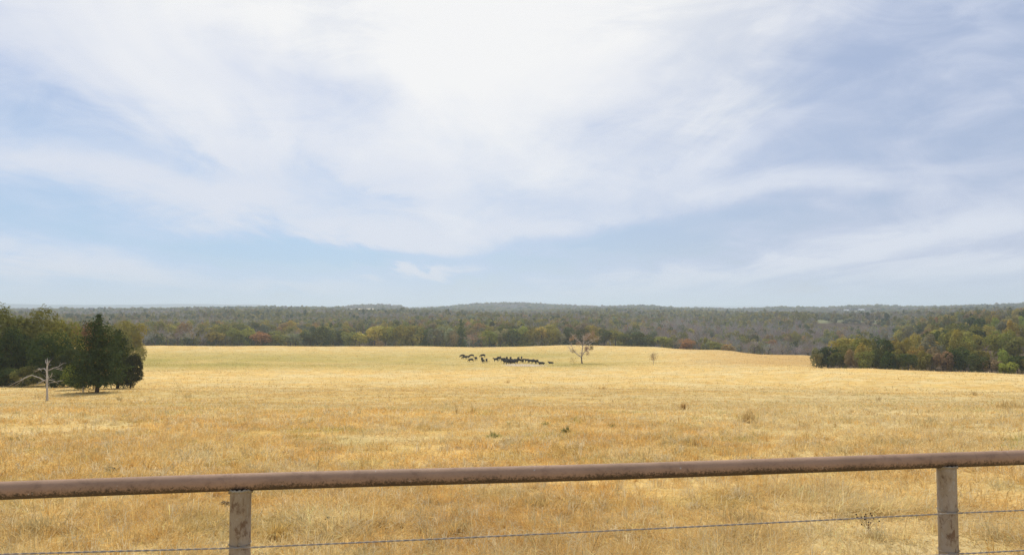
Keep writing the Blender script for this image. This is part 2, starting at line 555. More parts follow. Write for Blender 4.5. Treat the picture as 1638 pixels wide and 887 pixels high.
# ---- pipe steel
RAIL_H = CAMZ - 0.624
def steel(name, cols, scale=9.0, stretch=(1, 1, 1), grime=False):
    m, k, out = new_mat(name)
    t = k.n('ShaderNodeTexCoord')
    mp = k.n('ShaderNodeMapping')
    mp.inputs['Scale'].default_value = stretch
    k.link(t.outputs['Object'], mp.inputs[0])
    v = mp.outputs[0]
    big = k.noise(v, scale * 0.45, 4, 0.6)
    mid = k.noise(v, scale * 2.2, 5, 0.7, 0.4)
    fine = k.noise(v, scale * 14, 4, 0.7)
    spk = k.noise(v, scale * 6.0, 2, 0.5)
    c = k.mix(k.smooth(big, 0.38, 0.62), cols[0], cols[1])
    c = k.mix(k.m('MULTIPLY', k.smooth(mid, 0.50, 0.66), 0.30 if grime else 0.85), c, cols[2])
    c = k.mix(k.m('MULTIPLY', k.smooth(mid, 0.44, 0.30), 0.45 if grime else 0.75), c, cols[3])
    c = k.mix(k.m('MULTIPLY', fine, 0.35), c, cols[4])
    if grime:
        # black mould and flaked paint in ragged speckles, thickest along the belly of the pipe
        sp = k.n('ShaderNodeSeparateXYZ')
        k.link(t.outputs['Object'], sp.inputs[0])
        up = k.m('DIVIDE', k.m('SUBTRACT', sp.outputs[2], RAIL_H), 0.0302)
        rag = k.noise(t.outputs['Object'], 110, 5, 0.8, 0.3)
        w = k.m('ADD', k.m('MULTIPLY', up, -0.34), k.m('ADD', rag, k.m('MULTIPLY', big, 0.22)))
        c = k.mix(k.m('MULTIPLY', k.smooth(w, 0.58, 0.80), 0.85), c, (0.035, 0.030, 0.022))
    c = k.mix(k.smooth(spk, 0.735, 0.77), c, (0.42, 0.38, 0.33))
    b = k.n('ShaderNodeBsdfPrincipled')
    k.link(c, b.inputs['Base Color'])
    k.put(b.inputs['Roughness'], k.m('ADD', 0.55, k.m('MULTIPLY', fine, 0.35)))
    b.inputs['Metallic'].default_value = 0.0
    b.inputs['Specular IOR Level'].default_value = 0.16
    bp = k.n('ShaderNodeBump')
    bp.inputs['Strength'].default_value = 0.35
    bp.inputs['Distance'].default_value = 0.002
    k.link(k.m('ADD', fine, mid), bp.inputs['Height'])
    k.link(bp.outputs[0], b.inputs['Normal'])
    k.link(b.outputs[0], out.inputs[0])
    return m


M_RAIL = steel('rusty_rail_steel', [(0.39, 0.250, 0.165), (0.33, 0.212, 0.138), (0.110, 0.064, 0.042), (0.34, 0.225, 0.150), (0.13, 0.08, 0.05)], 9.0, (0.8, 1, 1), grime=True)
M_POST = steel('weathered_post_steel', [(0.33, 0.26, 0.175), (0.38, 0.32, 0.255), (0.14, 0.075, 0.042), (0.42, 0.39, 0.34), (0.14, 0.10, 0.06)], 20.0, (1, 1, 0.5))
M_WELD = steel('weld_bead', [(0.34, 0.30, 0.22), (0.28, 0.22, 0.15), (0.16, 0.10, 0.06), (0.4, 0.37, 0.3), (0.2, 0.16, 0.1)], 25)

m, k, out = new_mat('galvanised_wire')
b = k.n('ShaderNodeBsdfPrincipled')
t = k.n('ShaderNodeTexCoord')
nz = k.noise(t.outputs['Object'], 60, 3, 0.6)
k.link(k.mix(nz, (0.25, 0.21, 0.17), (0.42, 0.37, 0.31)), b.inputs['Base Color'])
b.inputs['Metallic'].default_value = 0.1
b.inputs['Roughness'].default_value = 0.7
b.inputs['Specular IOR Level'].default_value = 0.2
k.link(b.outputs[0], out.inputs[0])
M_WIRE = m

m, k, out = new_mat('black_cow_hide')
b = k.n('ShaderNodeBsdfPrincipled')
t = k.n('ShaderNodeTexCoord')
nz = k.noise(t.outputs['Object'], 2.2, 3, 0.6)
k.link(k.mix(k.smooth(nz, 0.5, 0.8), (0.010, 0.009, 0.009), (0.028, 0.020, 0.015)), b.inputs['Base Color'])
b.inputs['Roughness'].default_value = 0.7
b.inputs['Specular IOR Level'].default_value = 0.15
k.link(b.outputs[0], out.inputs[0])
M_COW = m


def flat_mat(name, c1, c2, scale=3.0, rough=0.9):
    m, k, out = new_mat(name)
    t = k.n('ShaderNodeTexCoord')
    nz = k.noise(t.outputs['Object'], scale, 4, 0.6)
    b = k.n('ShaderNodeBsdfPrincipled')
    k.link(k.mix(nz, c1, c2), b.inputs['Base Color'])
    b.inputs['Roughness'].default_value = rough
    b.inputs['Specular IOR Level'].default_value = 0.2
    k.link(b.outputs[0], out.inputs[0])
    return m


M_WALL = flat_mat('painted_boards', (0.55, 0.55, 0.52), (0.68, 0.68, 0.65))
M_ROOF = flat_mat('metal_roofing', (0.42, 0.43, 0.44), (0.55, 0.56, 0.57))
M_GLASS = flat_mat('window_glass', (0.03, 0.035, 0.04), (0.06, 0.07, 0.08), 1, 0.15)
M_DUNG = flat_mat('dried_dung', (0.022, 0.014, 0.008), (0.06, 0.04, 0.022), 30)


# ------------------------------------------------------------------ ground colour (straw patches, green flush, forest floor)
EDGE_X = [-300, 0, 230, 500, 760, 930, 1040, 1150, 1240, 1290, 1316, 1325, 1400, 1640, 1950]
EDGE_D = [478, 478, 478, 478, 478, 477, 458, 412, 375, 348, 340, 224, 220, 220, 220]


def px_of(x, y):
    return 819 + FPX * np.tan(np.clip(np.arctan2(x, y), -0.78, 0.78))


def edge_d(x, y):
    return np.interp(px_of(x, y), EDGE_X, EDGE_D)


def clearing(x, y):
    """1 inside the small far fields"""
    d = np.hypot(x, y)
    px = px_of(x, y)
    wob = (fbm(x / 90, y / 90, 31, 2) - 0.5)
    a = ((px + wob * 20 > 1300) & (px + wob * 20 < 1414) & (d > 1060 + wob * 220) & (d < 1262 + wob * 60))
    b_ = ((px > 548 + wob * 30) & (px < 606 + wob * 20) & (d > 2260) & (d < 2760))
    c_ = ((px > 1140) & (px < 1182 + wob * 16) & (d > 1140) & (d < 1300))
    d_ = ((px > 1222) & (px < 1246) & (d > 1180) & (d < 1330))
    e_ = ((px > 560) & (px < 592) & (d > 600) & (d < 700))
    f_ = ((px > 1335) & (px < 1395) & (d > 2350) & (d < 2560))
    return a, b_, c_, d_, e_, f_


def straw(x, y):
    """natural colour of the dry pasture at x, y"""
    d = np.hypot(x, y)
    px = px_of(x, y)
    n1 = fbm(x / 3.2, y / 3.2, 41, 4)
    n2 = fbm(x / 11.0, y / 11.0, 43, 4)
    n3 = fbm(x / 40.0, y / 55.0, 47, 3)
    n4 = fbm(x / 1.1, y / 1.1, 53, 3)
    gold = np.array([0.70, 0.48, 0.178])
    pale = np.array([0.69, 0.545, 0.275])
    orange = np.array([0.67, 0.425, 0.140])
    olive = np.array([0.43, 0.36, 0.14])
    c = np.broadcast_to(gold, x.shape + (3,)).copy()

    def blend(c, col, w):
        w = np.clip(w, 0, 1)[..., None]
        return c * (1 - w) + col * w
    # paler sweep to the right and right of centre
    right = np.clip((px - 850) / 500, 0, 1) * np.clip((140 - d) / 90, 0, 1)
    c = blend(c, pale, np.clip((n2 - 0.47) * 3 + right * 0.75, 0, 0.8))
    c = blend(c, orange, np.clip((n1 - 0.50) * 3.6, 0, 0.7) * (1 - 0.5 * right))
    c = blend(c, pale * 1.06, np.clip((fbm(x / 1.7, y / 1.7, 59, 3) - 0.52) * 4, 0, 0.6))
    c = blend(c, olive, np.clip((n4 - 0.60) * 3, 0, 0.35))
    # thin green flush, mostly low down beyond the brow and in scattered patches on the left
    flush = np.clip((d - 205) / 60, 0, 1) * np.clip((1100 - px) / 200, 0.1, 1) * np.clip((460 - d) / 90, 0.15, 1)
    band = np.clip(1.15 - np.abs(d - 300) / 120, 0, 1)
    c = blend(c, np.array([0.36, 0.30, 0.085]), flush * (0.42 + 0.50 * band * np.clip((n3 - 0.28) * 3, 0, 1)))
    c = blend(c, np.array([0.40, 0.36, 0.13]), np.clip((n3 - 0.56) * 4, 0, 0.45) * np.clip((520 - px) / 400, 0, 1) * np.clip((120 - d) / 60, 0, 1))
    c = c * (1.07 - 0.13 * np.clip((d - 25) / 60, 0, 1))[..., None]
    # rusty bluestem in front of the wood on the right
    c = blend(c, np.array([0.50, 0.31, 0.12]), np.clip((px - 1050) / 160, 0, 1) * np.clip((d - 225) / 40, 0, 1) * 0.7)
    return c


def ground_colour(x, y):
    d = np.hypot(x, y)
    c = straw(x, y) * (0.80 + 0.20 * np.clip((d - 60) / 120, 0, 1))[:, None]     # thatch and soil between the stems
    e = edge_d(x, y)
    w = np.clip((d - e) / 6.0, 0, 1)[:, None]
    n = fbm(x / 14, y / 14, 61, 3)[:, None]
    floor = np.array([0.085, 0.062, 0.040]) * (0.7 + 0.6 * n)
    far = np.clip((d - 4000) / 3000, 0, 1)[:, None]
    floor = floor * (1 - far) + np.array([0.055, 0.058, 0.035]) * far
    c = c * (1 - w) + floor * w
    for kk, mask in enumerate(clearing(x, y)):
        cols = [(0.20, 0.20, 0.10), (0.50, 0.42, 0.27), (0.33, 0.34, 0.19), (0.36, 0.33, 0.18), (0.42, 0.38, 0.24), (0.33, 0.30, 0.17)]
        c[mask] = np.array(cols[kk]) * (0.8 + 0.4 * n[mask])
    return c


# ---- the ground sheet
def build_ground():
    az_f = np.radians(np.arange(-47, 47.01, 0.2))
    az_b = np.radians(np.arange(49, 311.1, 2.5))
    az = np.concatenate([az_f, az_b])
    rad = np.exp(np.concatenate([np.linspace(math.log(0.6), math.log(60), 230), np.linspace(math.log(60), math.log(700), 300)[1:],
                                 np.linspace(math.log(700), math.log(41000), 230)[1:]]))
    A, D = np.meshgrid(az, rad, indexing='ij')
    X = (D * np.sin(A)).ravel()
    Y = (D * np.cos(A)).ravel()
    Z = H(X, Y)
    na, nr = A.shape
    idx = np.arange(na * nr).reshape(na, nr)
    nxt = np.roll(idx, -1, axis=0)
    F = np.stack([idx[:, :-1], idx[:, 1:], nxt[:, 1:], nxt[:, :-1]], -1).reshape(-1, 4)
    V = np.stack([X, Y, Z], 1)
    col = ground_colour(X, Y)
    # close the small hole at the viewer's feet
    V = np.vstack([V, [[0, 0, float(H(0.01, 0.3))]]])
    col = np.vstack([col, col[:1]])
    c = len(V) - 1
    fan = np.stack([np.full(na, c), idx[:, 0], nxt[:, 0], nxt[:, 0]], 1)
    F3 = np.vstack([F[:, [0, 1, 2]], F[:, [0, 2, 3]], fan[:, :3]])
    F3 = F3[:, ::-1]
    me = mesh_np('ground', V, F3, col, True)
    m, k, out = new_mat('pasture_and_woodland_floor')
    at = k.n('ShaderNodeAttribute', attribute_name='tint')
    geo = k.n('ShaderNodeNewGeometry')
    p = geo.outputs['Position']
    f1 = k.noise(p, 9.0, 5, 0.7, 0.6)
    f2 = k.noise(p, 1.1, 5, 0.65, 0.5)
    f3 = k.noise(p, 0.16, 4, 0.6, 0.4)
    v = k.m('ADD', k.m('MULTIPLY', f1, 0.8), k.m('ADD', k.m('MULTIPLY', f2, 0.55), k.m('MULTIPLY', f3, 0.35)))
    v = k.smooth(v, 0.45, 1.25, 0.60, 1.32)
    c = k.mix(1.0, at.outputs['Color'], k.xyz(v, v, v), 'MULTIPLY')
    b = k.n('ShaderNodeBsdfDiffuse')
    k.link(c, b.inputs[0])
    bp = k.n('ShaderNodeBump')
    bp.inputs['Strength'].default_value = 0.55
    bp.inputs['Distance'].default_value = 0.12
    k.link(k.m('ADD', k.m('MULTIPLY', f1, 0.25), f2), bp.inputs['Height'])
    k.link(bp.outputs[0], b.inputs['Normal'])
    k.link(b.outputs[0], out.inputs[0])
    o = link('ground', me, m)
    o['kind'] = 'structure'
    return o


build_ground()


# ------------------------------------------------------------------ dry grass
def blades(x, y, length, width, az, lean, curl, col):
    """curved tapering blades standing on the ground: 5 vertices, 3 triangles each"""
    n = len(x)
    z = H(x, y) - 0.01
    hx, hy = np.sin(az), np.cos(az)
    wx, wy = np.cos(az) * width * 0.5, -np.sin(az) * width * 0.5
    tw = RNG.uniform(-0.7, 0.7, n) * width * 0.5
    s1 = length * 0.55
    s2 = length * 0.45
    l2 = np.clip(lean + curl, 0.05, 2.3)
    mx = x + hx * np.sin(lean) * s1
    my = y + hy * np.sin(lean) * s1
    mz = z + np.cos(lean) * s1
    az2 = az + RNG.normal(0, 1, n) * np.where(lean > 0.95, 0.75, 0.25)
    tx = mx + np.sin(az2) * np.sin(l2) * s2
    ty = my + np.cos(az2) * np.sin(l2) * s2
    tz = np.maximum(mz + np.cos(l2) * s2, z + 0.015)
    V = np.empty((n, 5, 3), np.float32)
    V[:, 0] = np.stack([x - wx, y - wy, z - tw * 0.3], 1)
    V[:, 1] = np.stack([x + wx, y + wy, z + tw * 0.3], 1)
    V[:, 2] = np.stack([mx - wx * 0.8, my - wy * 0.8, mz - tw], 1)
    V[:, 3] = np.stack([mx + wx * 0.8, my + wy * 0.8, mz + tw], 1)
    V[:, 4] = np.stack([tx, ty, tz], 1)
    b_ = (np.arange(n) * 5)[:, None]
    F = np.concatenate([b_ + [0, 1, 3], b_ + [0, 3, 2], b_ + [2, 3, 4]], 1).reshape(-1, 3)
    Cc = np.repeat(col[:, None, :], 5, 1)
    return V.reshape(-1, 3), F, Cc.reshape(-1, 3)


def scatter(n, d0, d1, half=0.70):
    a = RNG.uniform(-half, half, n)
    d = np.sqrt(RNG.uniform(d0 * d0, d1 * d1, n))
    return d * np.sin(a), d * np.cos(a), d


def build_grass():
    out = []

    def layer(n, d0, d1, len0, len1, w, flat, jit=0.16):
        x, y, d = scatter(n, d0, d1)
        # clumped: thin out by a fine noise, and lean together locally
        dens = fbm(x / 0.9, y / 0.9, 71, 3) * 0.6 + fbm(x / 4, y / 4, 72, 3) * 0.4
        keep = RNG.uniform(0, 1, n) < np.clip((dens - 0.30) * 3.2, 0.12, 1)
        keep &= d < edge_d(x, y) - 4
        x, y, d = x[keep], y[keep], d[keep]
        n = len(x)
        tuft = np.clip((fbm(x / 0.55, y / 0.55, 73, 2) - 0.52) * 6, 0, 1) * np.clip((fbm(x / 5, y / 5, 74, 2) - 0.35) * 4, 0, 1)
        bias = fbm(x / 2.6, y / 2.6, 75, 2) * 4 * PI
        az = bias + RNG.normal(0, 1.25, n)
        isflat = RNG.uniform(0, 1, n) < flat
        lean = np.where(isflat, RNG.uniform(1.0, 1.5, n), np.abs(RNG.normal(0.35, 0.45, n)))
        curl = np.where(isflat, RNG.uniform(-0.45, 0.6, n), RNG.uniform(0.2, 1.6, n))
        L = RNG.uniform(len0, len1, n) * (0.75 + 0.75 * tuft)
        W = w * RNG.uniform(0.6, 1.4, n) * (0.7 + 0.3 * d / d1)
        c = straw(x, y)
        c = c * (1 + RNG.normal(0, jit, n))[:, None]
        u = RNG.uniform(0, 1, n)
        c[u < 0.22] = np.array([0.74, 0.63, 0.38]) * RNG.uniform(0.85, 1.1, (u < 0.22).sum())[:, None]
        q = (u > 0.945)
        c[q] = np.array([0.52, 0.33, 0.125]) * RNG.uniform(0.7, 1.2, q.sum())[:, None]
        q2 = (fbm(x / 1.6, y / 1.6, 76, 3) > 0.70) & (u > 0.3)
        c[q2] = c[q2] * np.array([0.72, 0.84, 0.68])
        out.append(blades(x, y, L, W, az, lean, curl, np.clip(c, 0.02, 0.85)))

    layer(240000, 1.6, 9, 0.08, 0.24, 0.0052, 0.86, 0.17)
    layer(280000, 9, 20, 0.09, 0.26, 0.0090, 0.84, 0.16)
    layer(230000, 20, 48, 0.10, 0.30, 0.020, 0.78, 0.13)
    layer(170000, 48, 120, 0.12, 0.34, 0.046, 0.72, 0.11)
    layer(120000, 120, 300, 0.16, 0.42, 0.12, 0.66, 0.10)
    layer(50000, 300, 480, 0.18, 0.45, 0.26, 0.60, 0.10)
    def tufts(nt, nb, d0, d1, L0, w, rad):
        # bunches of stems springing from one crown, each bunch of one colour
        x, y, d = scatter(nt, d0, d1)
        keep = RNG.uniform(0, 1, nt) < np.clip((fbm(x / 2.4, y / 2.4, 81, 3) - 0.30) * 3.0, 0.08, 1)
        x, y, d = x[keep], y[keep], d[keep]
        nt = len(x)
        size = RNG.uniform(0.6, 1.35, nt)
        kind = RNG.uniform(0, 1, nt)
        pal = straw(x, y)
        pal = np.where((kind < 0.28)[:, None], np.array([0.74, 0.62, 0.38]), pal)
        pal = np.where(((kind > 0.28) & (kind < 0.50))[:, None], np.array([0.69, 0.46, 0.16]), pal)
        pal = np.where(((kind > 0.50) & (kind < 0.62))[:, None], np.array([0.60, 0.49, 0.25]), pal)
        pal = pal * RNG.uniform(0.82, 1.1, (nt, 1))
        i = np.repeat(np.arange(nt), nb)
        n = len(i)
        a = RNG.uniform(0, 2 * PI, n)
        r = np.abs(RNG.normal(0, rad, n)) * size[i]
        lean = np.clip(0.15 + r / rad * 0.35 + RNG.normal(0, 0.22, n), 0, 1.4)
        out.append(blades(x[i] + np.sin(a) * r, y[i] + np.cos(a) * r, L0 * size[i] * RNG.uniform(0.5, 1.2, n), w * RNG.uniform(.6, 1.3, n), a + RNG.normal(0, .5, n), lean,
                          RNG.uniform(0.3, 1.7, n), np.clip(pal[i] * RNG.uniform(0.8, 1.2, (n, 1)), 0.02, 0.88)))
    tufts(3600, 34, 2.5, 11, 0.17, 0.0050, 0.060)
    tufts(6500, 22, 11, 26, 0.20, 0.0095, 0.085)
    tufts(7000, 13, 26, 62, 0.20, 0.022, 0.13)
    tufts(4000, 9, 62, 130, 0.22, 0.048, 0.22)
    V, F, Cc, off = [], [], [], 0
    for v, f, c in out:
        V.append(v)
        F.append(f + off)
        Cc.append(c)
        off += len(v)
    me = mesh_np('dry_grass', np.vstack(V), np.vstack(F), np.vstack(Cc))
    o = link('dry_grass', me, M_GRASS)
    o['kind'] = 'stuff'
    o['label'] = 'matted golden dry grass covering the pasture'


build_grass()

# ------------------------------------------------------------------ tree prototypes (unit height, crown half-width about 0.4)
def leaf_faces(pos, nrm, size, rng, aspect=0.75, quad=True):
    n = len(pos)
    nrm = nrm / np.maximum(np.linalg.norm(nrm, axis=1, keepdims=True), 1e-6)
    r = rng.normal(size=(n, 3))
    t = np.cross(nrm, r)
    t /= np.maximum(np.linalg.norm(t, axis=1, keepdims=True), 1e-6)
    b_ = np.cross(nrm, t)
    s = (size * rng.uniform(0.6, 1.4, n))[:, None] if np.ndim(size) == 0 else size[:, None]
    a = t * s * 0.5
    c = b_ * s * 0.5 * aspect
    if quad:
        k1 = rng.uniform(0.6, 1.2, (n, 1))
        k2 = rng.uniform(0.6, 1.2, (n, 1))
        V = np.stack([pos - a * k1 - c * 0.35, pos - a * 0.2 + c * k1 * 1.1 * -1, pos + a * k2 + c * 0.25, pos + a * 0.1 + c * k2 * 1.1], 1)
        F = np.arange(n * 4).reshape(n, 4)
    else:
        V = np.stack([pos - a - c, pos + a - c * 0.6, pos + c * 1.2], 1)
        F = np.arange(n * 3).reshape(n, 3)
    return V.reshape(-1, 3), F


def broad_crown(seed, n, leaf, base=0.18, nl=18, quad=True, hw=0.40, top=1.0):
    rng = np.random.default_rng(seed)
    zc0 = (base + top) / 2
    hz = (top - base) / 2
    # lobes of the crown
    lob, lr = [], []
    for _ in range(nl):
        v = rng.normal(size=3)
        v /= np.linalg.norm(v)
        rr = rng.uniform(0.35, 0.78)
        flare = 1.0 if v[2] > 0 else 0.92
        lob.append((v[0] * hw * rr * flare, v[1] * hw * rr * flare, zc0 + v[2] * hz * rr))
        lr.append(rng.uniform(0.26, 0.46) * hw)
    lob = np.array(lob)
    lr = np.array(lr)
    P, N, T = [], [], []
    lt = rng.uniform(0.88, 1.14, nl)
    hue = rng.normal(0, 0.05, nl)
    while sum(len(p) for p in P) < n:
        m = n
        k = rng.integers(0, nl, m)
        v = rng.normal(size=(m, 3))
        v /= np.linalg.norm(v, axis=1, keepdims=True)
        v[:, 2] = np.where(rng.uniform(0, 1, m) < 0.35, np.abs(v[:, 2]), v[:, 2])
        rad = lr[k] * (1 + rng.normal(0, 0.14, m))
        p = lob[k] + v * rad[:, None] * np.array([1, 1, hz / hw * 0.72 + 0.28])
        dmin = np.full(m, 9.0)
        for j in range(nl):
            dj = np.linalg.norm((p - lob[j]), axis=1) / lr[j]
            dmin = np.where(k == j, dmin, np.minimum(dmin, dj))
        ok = (dmin > 0.72) & (p[:, 2] > base * 0.55)
        P.append(p[ok])
        N.append((v + rng.normal(0, 0.26, (m, 3)) + np.array([0, 0, 0.35]))[ok])
        q = lt[k] * (1 + rng.normal(0, 0.06, m))
        h_ = hue[k] + rng.normal(0, 0.02, m)
        T.append(np.stack([q * (1 + h_), q, q * (1 - h_)], 1)[ok])
    P = np.vstack(P)[:n]
    N = np.vstack(N)[:n]
    T = np.vstack(T)[:n]
    V, F = leaf_faces(P, N, leaf, rng, quad=quad)
    return V, F, np.repeat(T, 4 if quad else 3, 0)


def bare_crown(seed, n, width, spread=0.36, fork=0.30):
    """limbs, branches and twigs of a leafless tree as slim tapering slivers"""
    rng = np.random.default_rng(seed)
    segs = []

    def grow(p, d, L, w, lev):
        q = p + d * L
        segs.append((p, q, w, lev))
        if lev >= 4:
            return
        for _ in range([5, 4, 4, 3][lev]):
            t = rng.uniform(0.35, 1.0)
            nd = d + rng.normal(0, 0.62, 3) + np.array([0, 0, 0.22])
            nd /= np.linalg.norm(nd)
            grow(p + d * L * t, nd, L * rng.uniform(0.45, 0.72), w * 0.6, lev + 1)
    for k in range(6):
        a = rng.uniform(0, 2 * PI)
        el = rng.uniform(0.55, 1.35)
        d = np.array([math.cos(a) * math.cos(el), math.sin(a) * math.cos(el), math.sin(el)])
        grow(np.array([0, 0, fork + rng.uniform(-0.08, 0.15)]), d, 0.26 * rng.uniform(0.8, 1.2), width * 2.2, 1)
    rng.shuffle(segs)
    segs = sorted(segs, key=lambda s: s[3])[:n]
    P0 = np.array([s[0] for s in segs])
    P1 = np.array([s[1] for s in segs])
    W = np.maximum(np.array([s[2] for s in segs]), width)
    dv = P1 - P0
    dv /= np.linalg.norm(dv, axis=1, keepdims=True)
    sd = np.cross(dv, rng.normal(size=dv.shape))
    sd /= np.linalg.norm(sd, axis=1, keepdims=True)
    V = np.stack([P0 - sd * W[:, None] * 0.5, P0 + sd * W[:, None] * 0.5, P1], 1)
    sc = max(np.percentile(np.abs(V[..., :2]), 98) / spread, 1e-6)
    V[..., 0] /= sc
    V[..., 1] /= sc
    V[..., 2] = fork * 0.8 + (V[..., 2] - fork * 0.8) * (1 - fork * 0.8) / (np.percentile(V[..., 2], 99.5) - fork * 0.8)
    F = np.arange(len(segs) * 3).reshape(-1, 3)
    T = np.repeat((1 + rng.normal(0, 0.15, len(segs)))[:, None], 3, 1)
    return V.reshape(-1, 3), F, np.repeat(T, 3, 0)


def cedar_crown(seed, n, leaf, base=0.10, hw=0.34, power=0.75, boughs=170):
    """ragged upswept boughs, each a drooping spray of foliage"""
    rng = np.random.default_rng(seed)
    zb = base + (1 - base) * (1 - (1 - rng.uniform(0, 1, boughs)) ** 0.62) * 0.97
    ab = rng.uniform(0, 2 * PI, boughs)
    prof = hw * np.clip((1.0 - zb) / (1 - base), 0, 1) ** power * np.clip((zb - base * 0.6) / 0.10, 0.35, 1)
    lb = (prof + 0.015) * rng.uniform(0.62, 1.12, boughs)
    tone = rng.uniform(0.72, 1.35, boughs)
    k = rng.choice(boughs, n, p=(lb + 0.05) / (lb + 0.05).sum())
    t = rng.uniform(0.0, 1.0, n) ** 0.75
    r = lb[k] * t
    w = 0.020 + 0.055 * np.sin(np.clip(t, 0, 1) * PI * 0.85) * (lb[k] / hw) ** 0.5
    a = ab[k]
    off = rng.normal(0, 1, (n, 3)) * w[:, None] * np.array([1, 1, 0.55])
    P = np.stack([np.cos(a) * r, np.sin(a) * r, zb[k] + 0.10 * t * (0.35 + 0.65 * zb[k]) - 0.05 * t ** 3], 1) + off
    N = off / np.maximum(np.linalg.norm(off, axis=1, keepdims=True), 1e-6) * 0.8 + np.stack([np.cos(a) * .5, np.sin(a) * .5, np.full(n, 0.45)], 1) + rng.normal(0, 0.35, (n, 3))
    m = n // 9                       # the leader and the dense heart of the crown
    zz = base + (1 - base) * rng.uniform(0.05, 1.0, m)
    P[:m] = np.stack([rng.normal(0, 1, m), rng.normal(0, 1, m), np.zeros(m)], 1) * (0.012 + 0.10 * (1 - zz))[:, None] + np.stack([np.zeros(m), np.zeros(m), zz], 1)
    P[:, 2] = np.clip(P[:, 2], base * 0.5, 1.02)
    V, F = leaf_faces(P, N, leaf, rng, aspect=0.5)
    q = tone[k] * (1 + rng.normal(0, 0.14, n))
    brown = rng.uniform(0, 1, n) < 0.03
    T = np.stack([q * np.where(brown, 2.2, 1), q * np.where(brown, 1.2, 1), q], 1)
    return V, F, np.repeat(T, 4, 0)


def trunk_paths(seed, h1=0.55, r=0.022, limbs=5):
    rng = random.Random(seed)
    top = (rng.uniform(-0.03, 0.03), rng.uniform(-0.03, 0.03), h1)
    P = [([(0, 0, -0.05), (0.004, 0, 0.05), (top[0] * 0.4, top[1] * 0.4, h1 * 0.5), top], [r * 1.35, r, r * 0.8, r * 0.45])]
    for k in range(limbs):
        a = 2 * PI * (k + rng.uniform(-0.3, 0.3)) / max(limbs, 1)
        z0 = h1 * rng.uniform(0.45, 0.95)
        f = z0 / h1
        s = (top[0] * f * 0.8, top[1] * f * 0.8, z0)
        L = rng.uniform(0.16, 0.26)
        e = (s[0] + math.cos(a) * L, s[1] + math.sin(a) * L, z0 + L * rng.uniform(0.5, 1.0))
        mid = tuple((s[i] + e[i]) / 2 + (0.015 if i == 2 else 0) for i in range(3))
        P.append(([s, mid, e], [r * 0.5, r * 0.35, r * 0.12]))
    return P


def proto(name, arr, mat):
    me = mesh_np(name, *arr)
    me.materials.append(mat)
    return me


# close trees (left grove), middle-distance trees, bare trees
BROAD_HI = [proto('crown', broad_crown(100 + s, 9000, 0.036, 0.03, 34), M_LEAF) for s in range(5)]
SHRUB_HI = [proto('crown', broad_crown(140 + s, 3600, 0.056, 0.0, 16, hw=0.5), M_LEAF) for s in range(2)]
MID_ARR = [broad_crown(200 + s, 1700, 0.066, 0.03, 13) for s in range(7)]
BROAD_MID = [proto('crown', a, M_LEAF) for a in MID_ARR]
BARE_ARR = [bare_crown(300 + s, 1300, 0.0060) for s in range(4)]
BARE_MID = [proto('crown', a, M_TWIG) for a in BARE_ARR]
CEDAR_MID = [proto('crown', cedar_crown(400 + s, 1600, 0.060, 0.05, 0.26, 0.6, 90), M_LEAF) for s in range(2)]
TRUNK_BROAD = []
for s in range(4):
    me = tube_mesh('trunk', trunk_paths(500 + s), 6)
    me.materials.append(M_BARK)
    TRUNK_BROAD.append(me)

COLS = {
    'dark green': (0.078, 0.098, 0.028),
    'olive green': (0.225, 0.205, 0.045),
    'yellow-green': (0.285, 0.290, 0.050),
    'golden': (0.360, 0.285, 0.060),
    'rust-orange': (0.340, 0.205, 0.075),
    'brown': (0.270, 0.210, 0.095),
    'grey bare': (0.300, 0.262, 0.220),
    'pinkish bare': (0.360, 0.265, 0.195),
    'grey-green': (0.215, 0.215, 0.115),
}


def jitter(c, rng, a=0.12):
    q = 1 + rng.normal(0, a)
    return tuple(max(0.01, v * q * (1 + rng.normal(0, 0.06))) for v in c)


# ------------------------------------------------------------------ list every tree nearer than about a kilometre
# each: dict(x, y, z, h, r, col, form, zone, rank)
TREES = []
trng = np.random.default_rng(77)


def add_tree(px, top, d, half, colour, form='broad', zone='valley', h=None, rank='front', name=None):
    x, y, z = on_bearing(px, d)
    if h is None:
        _, yb = project(x, y, z)
        depth = y * CP
        h = (yb - top) * depth / FPX
    h = max(h, 2.5)
    r = half * (y / FPX)
    TREES.append(dict(x=x, y=y, z=z, h=h, r=r, col=colour, form=form, zone=zone, rank=rank, d=d, px=px))


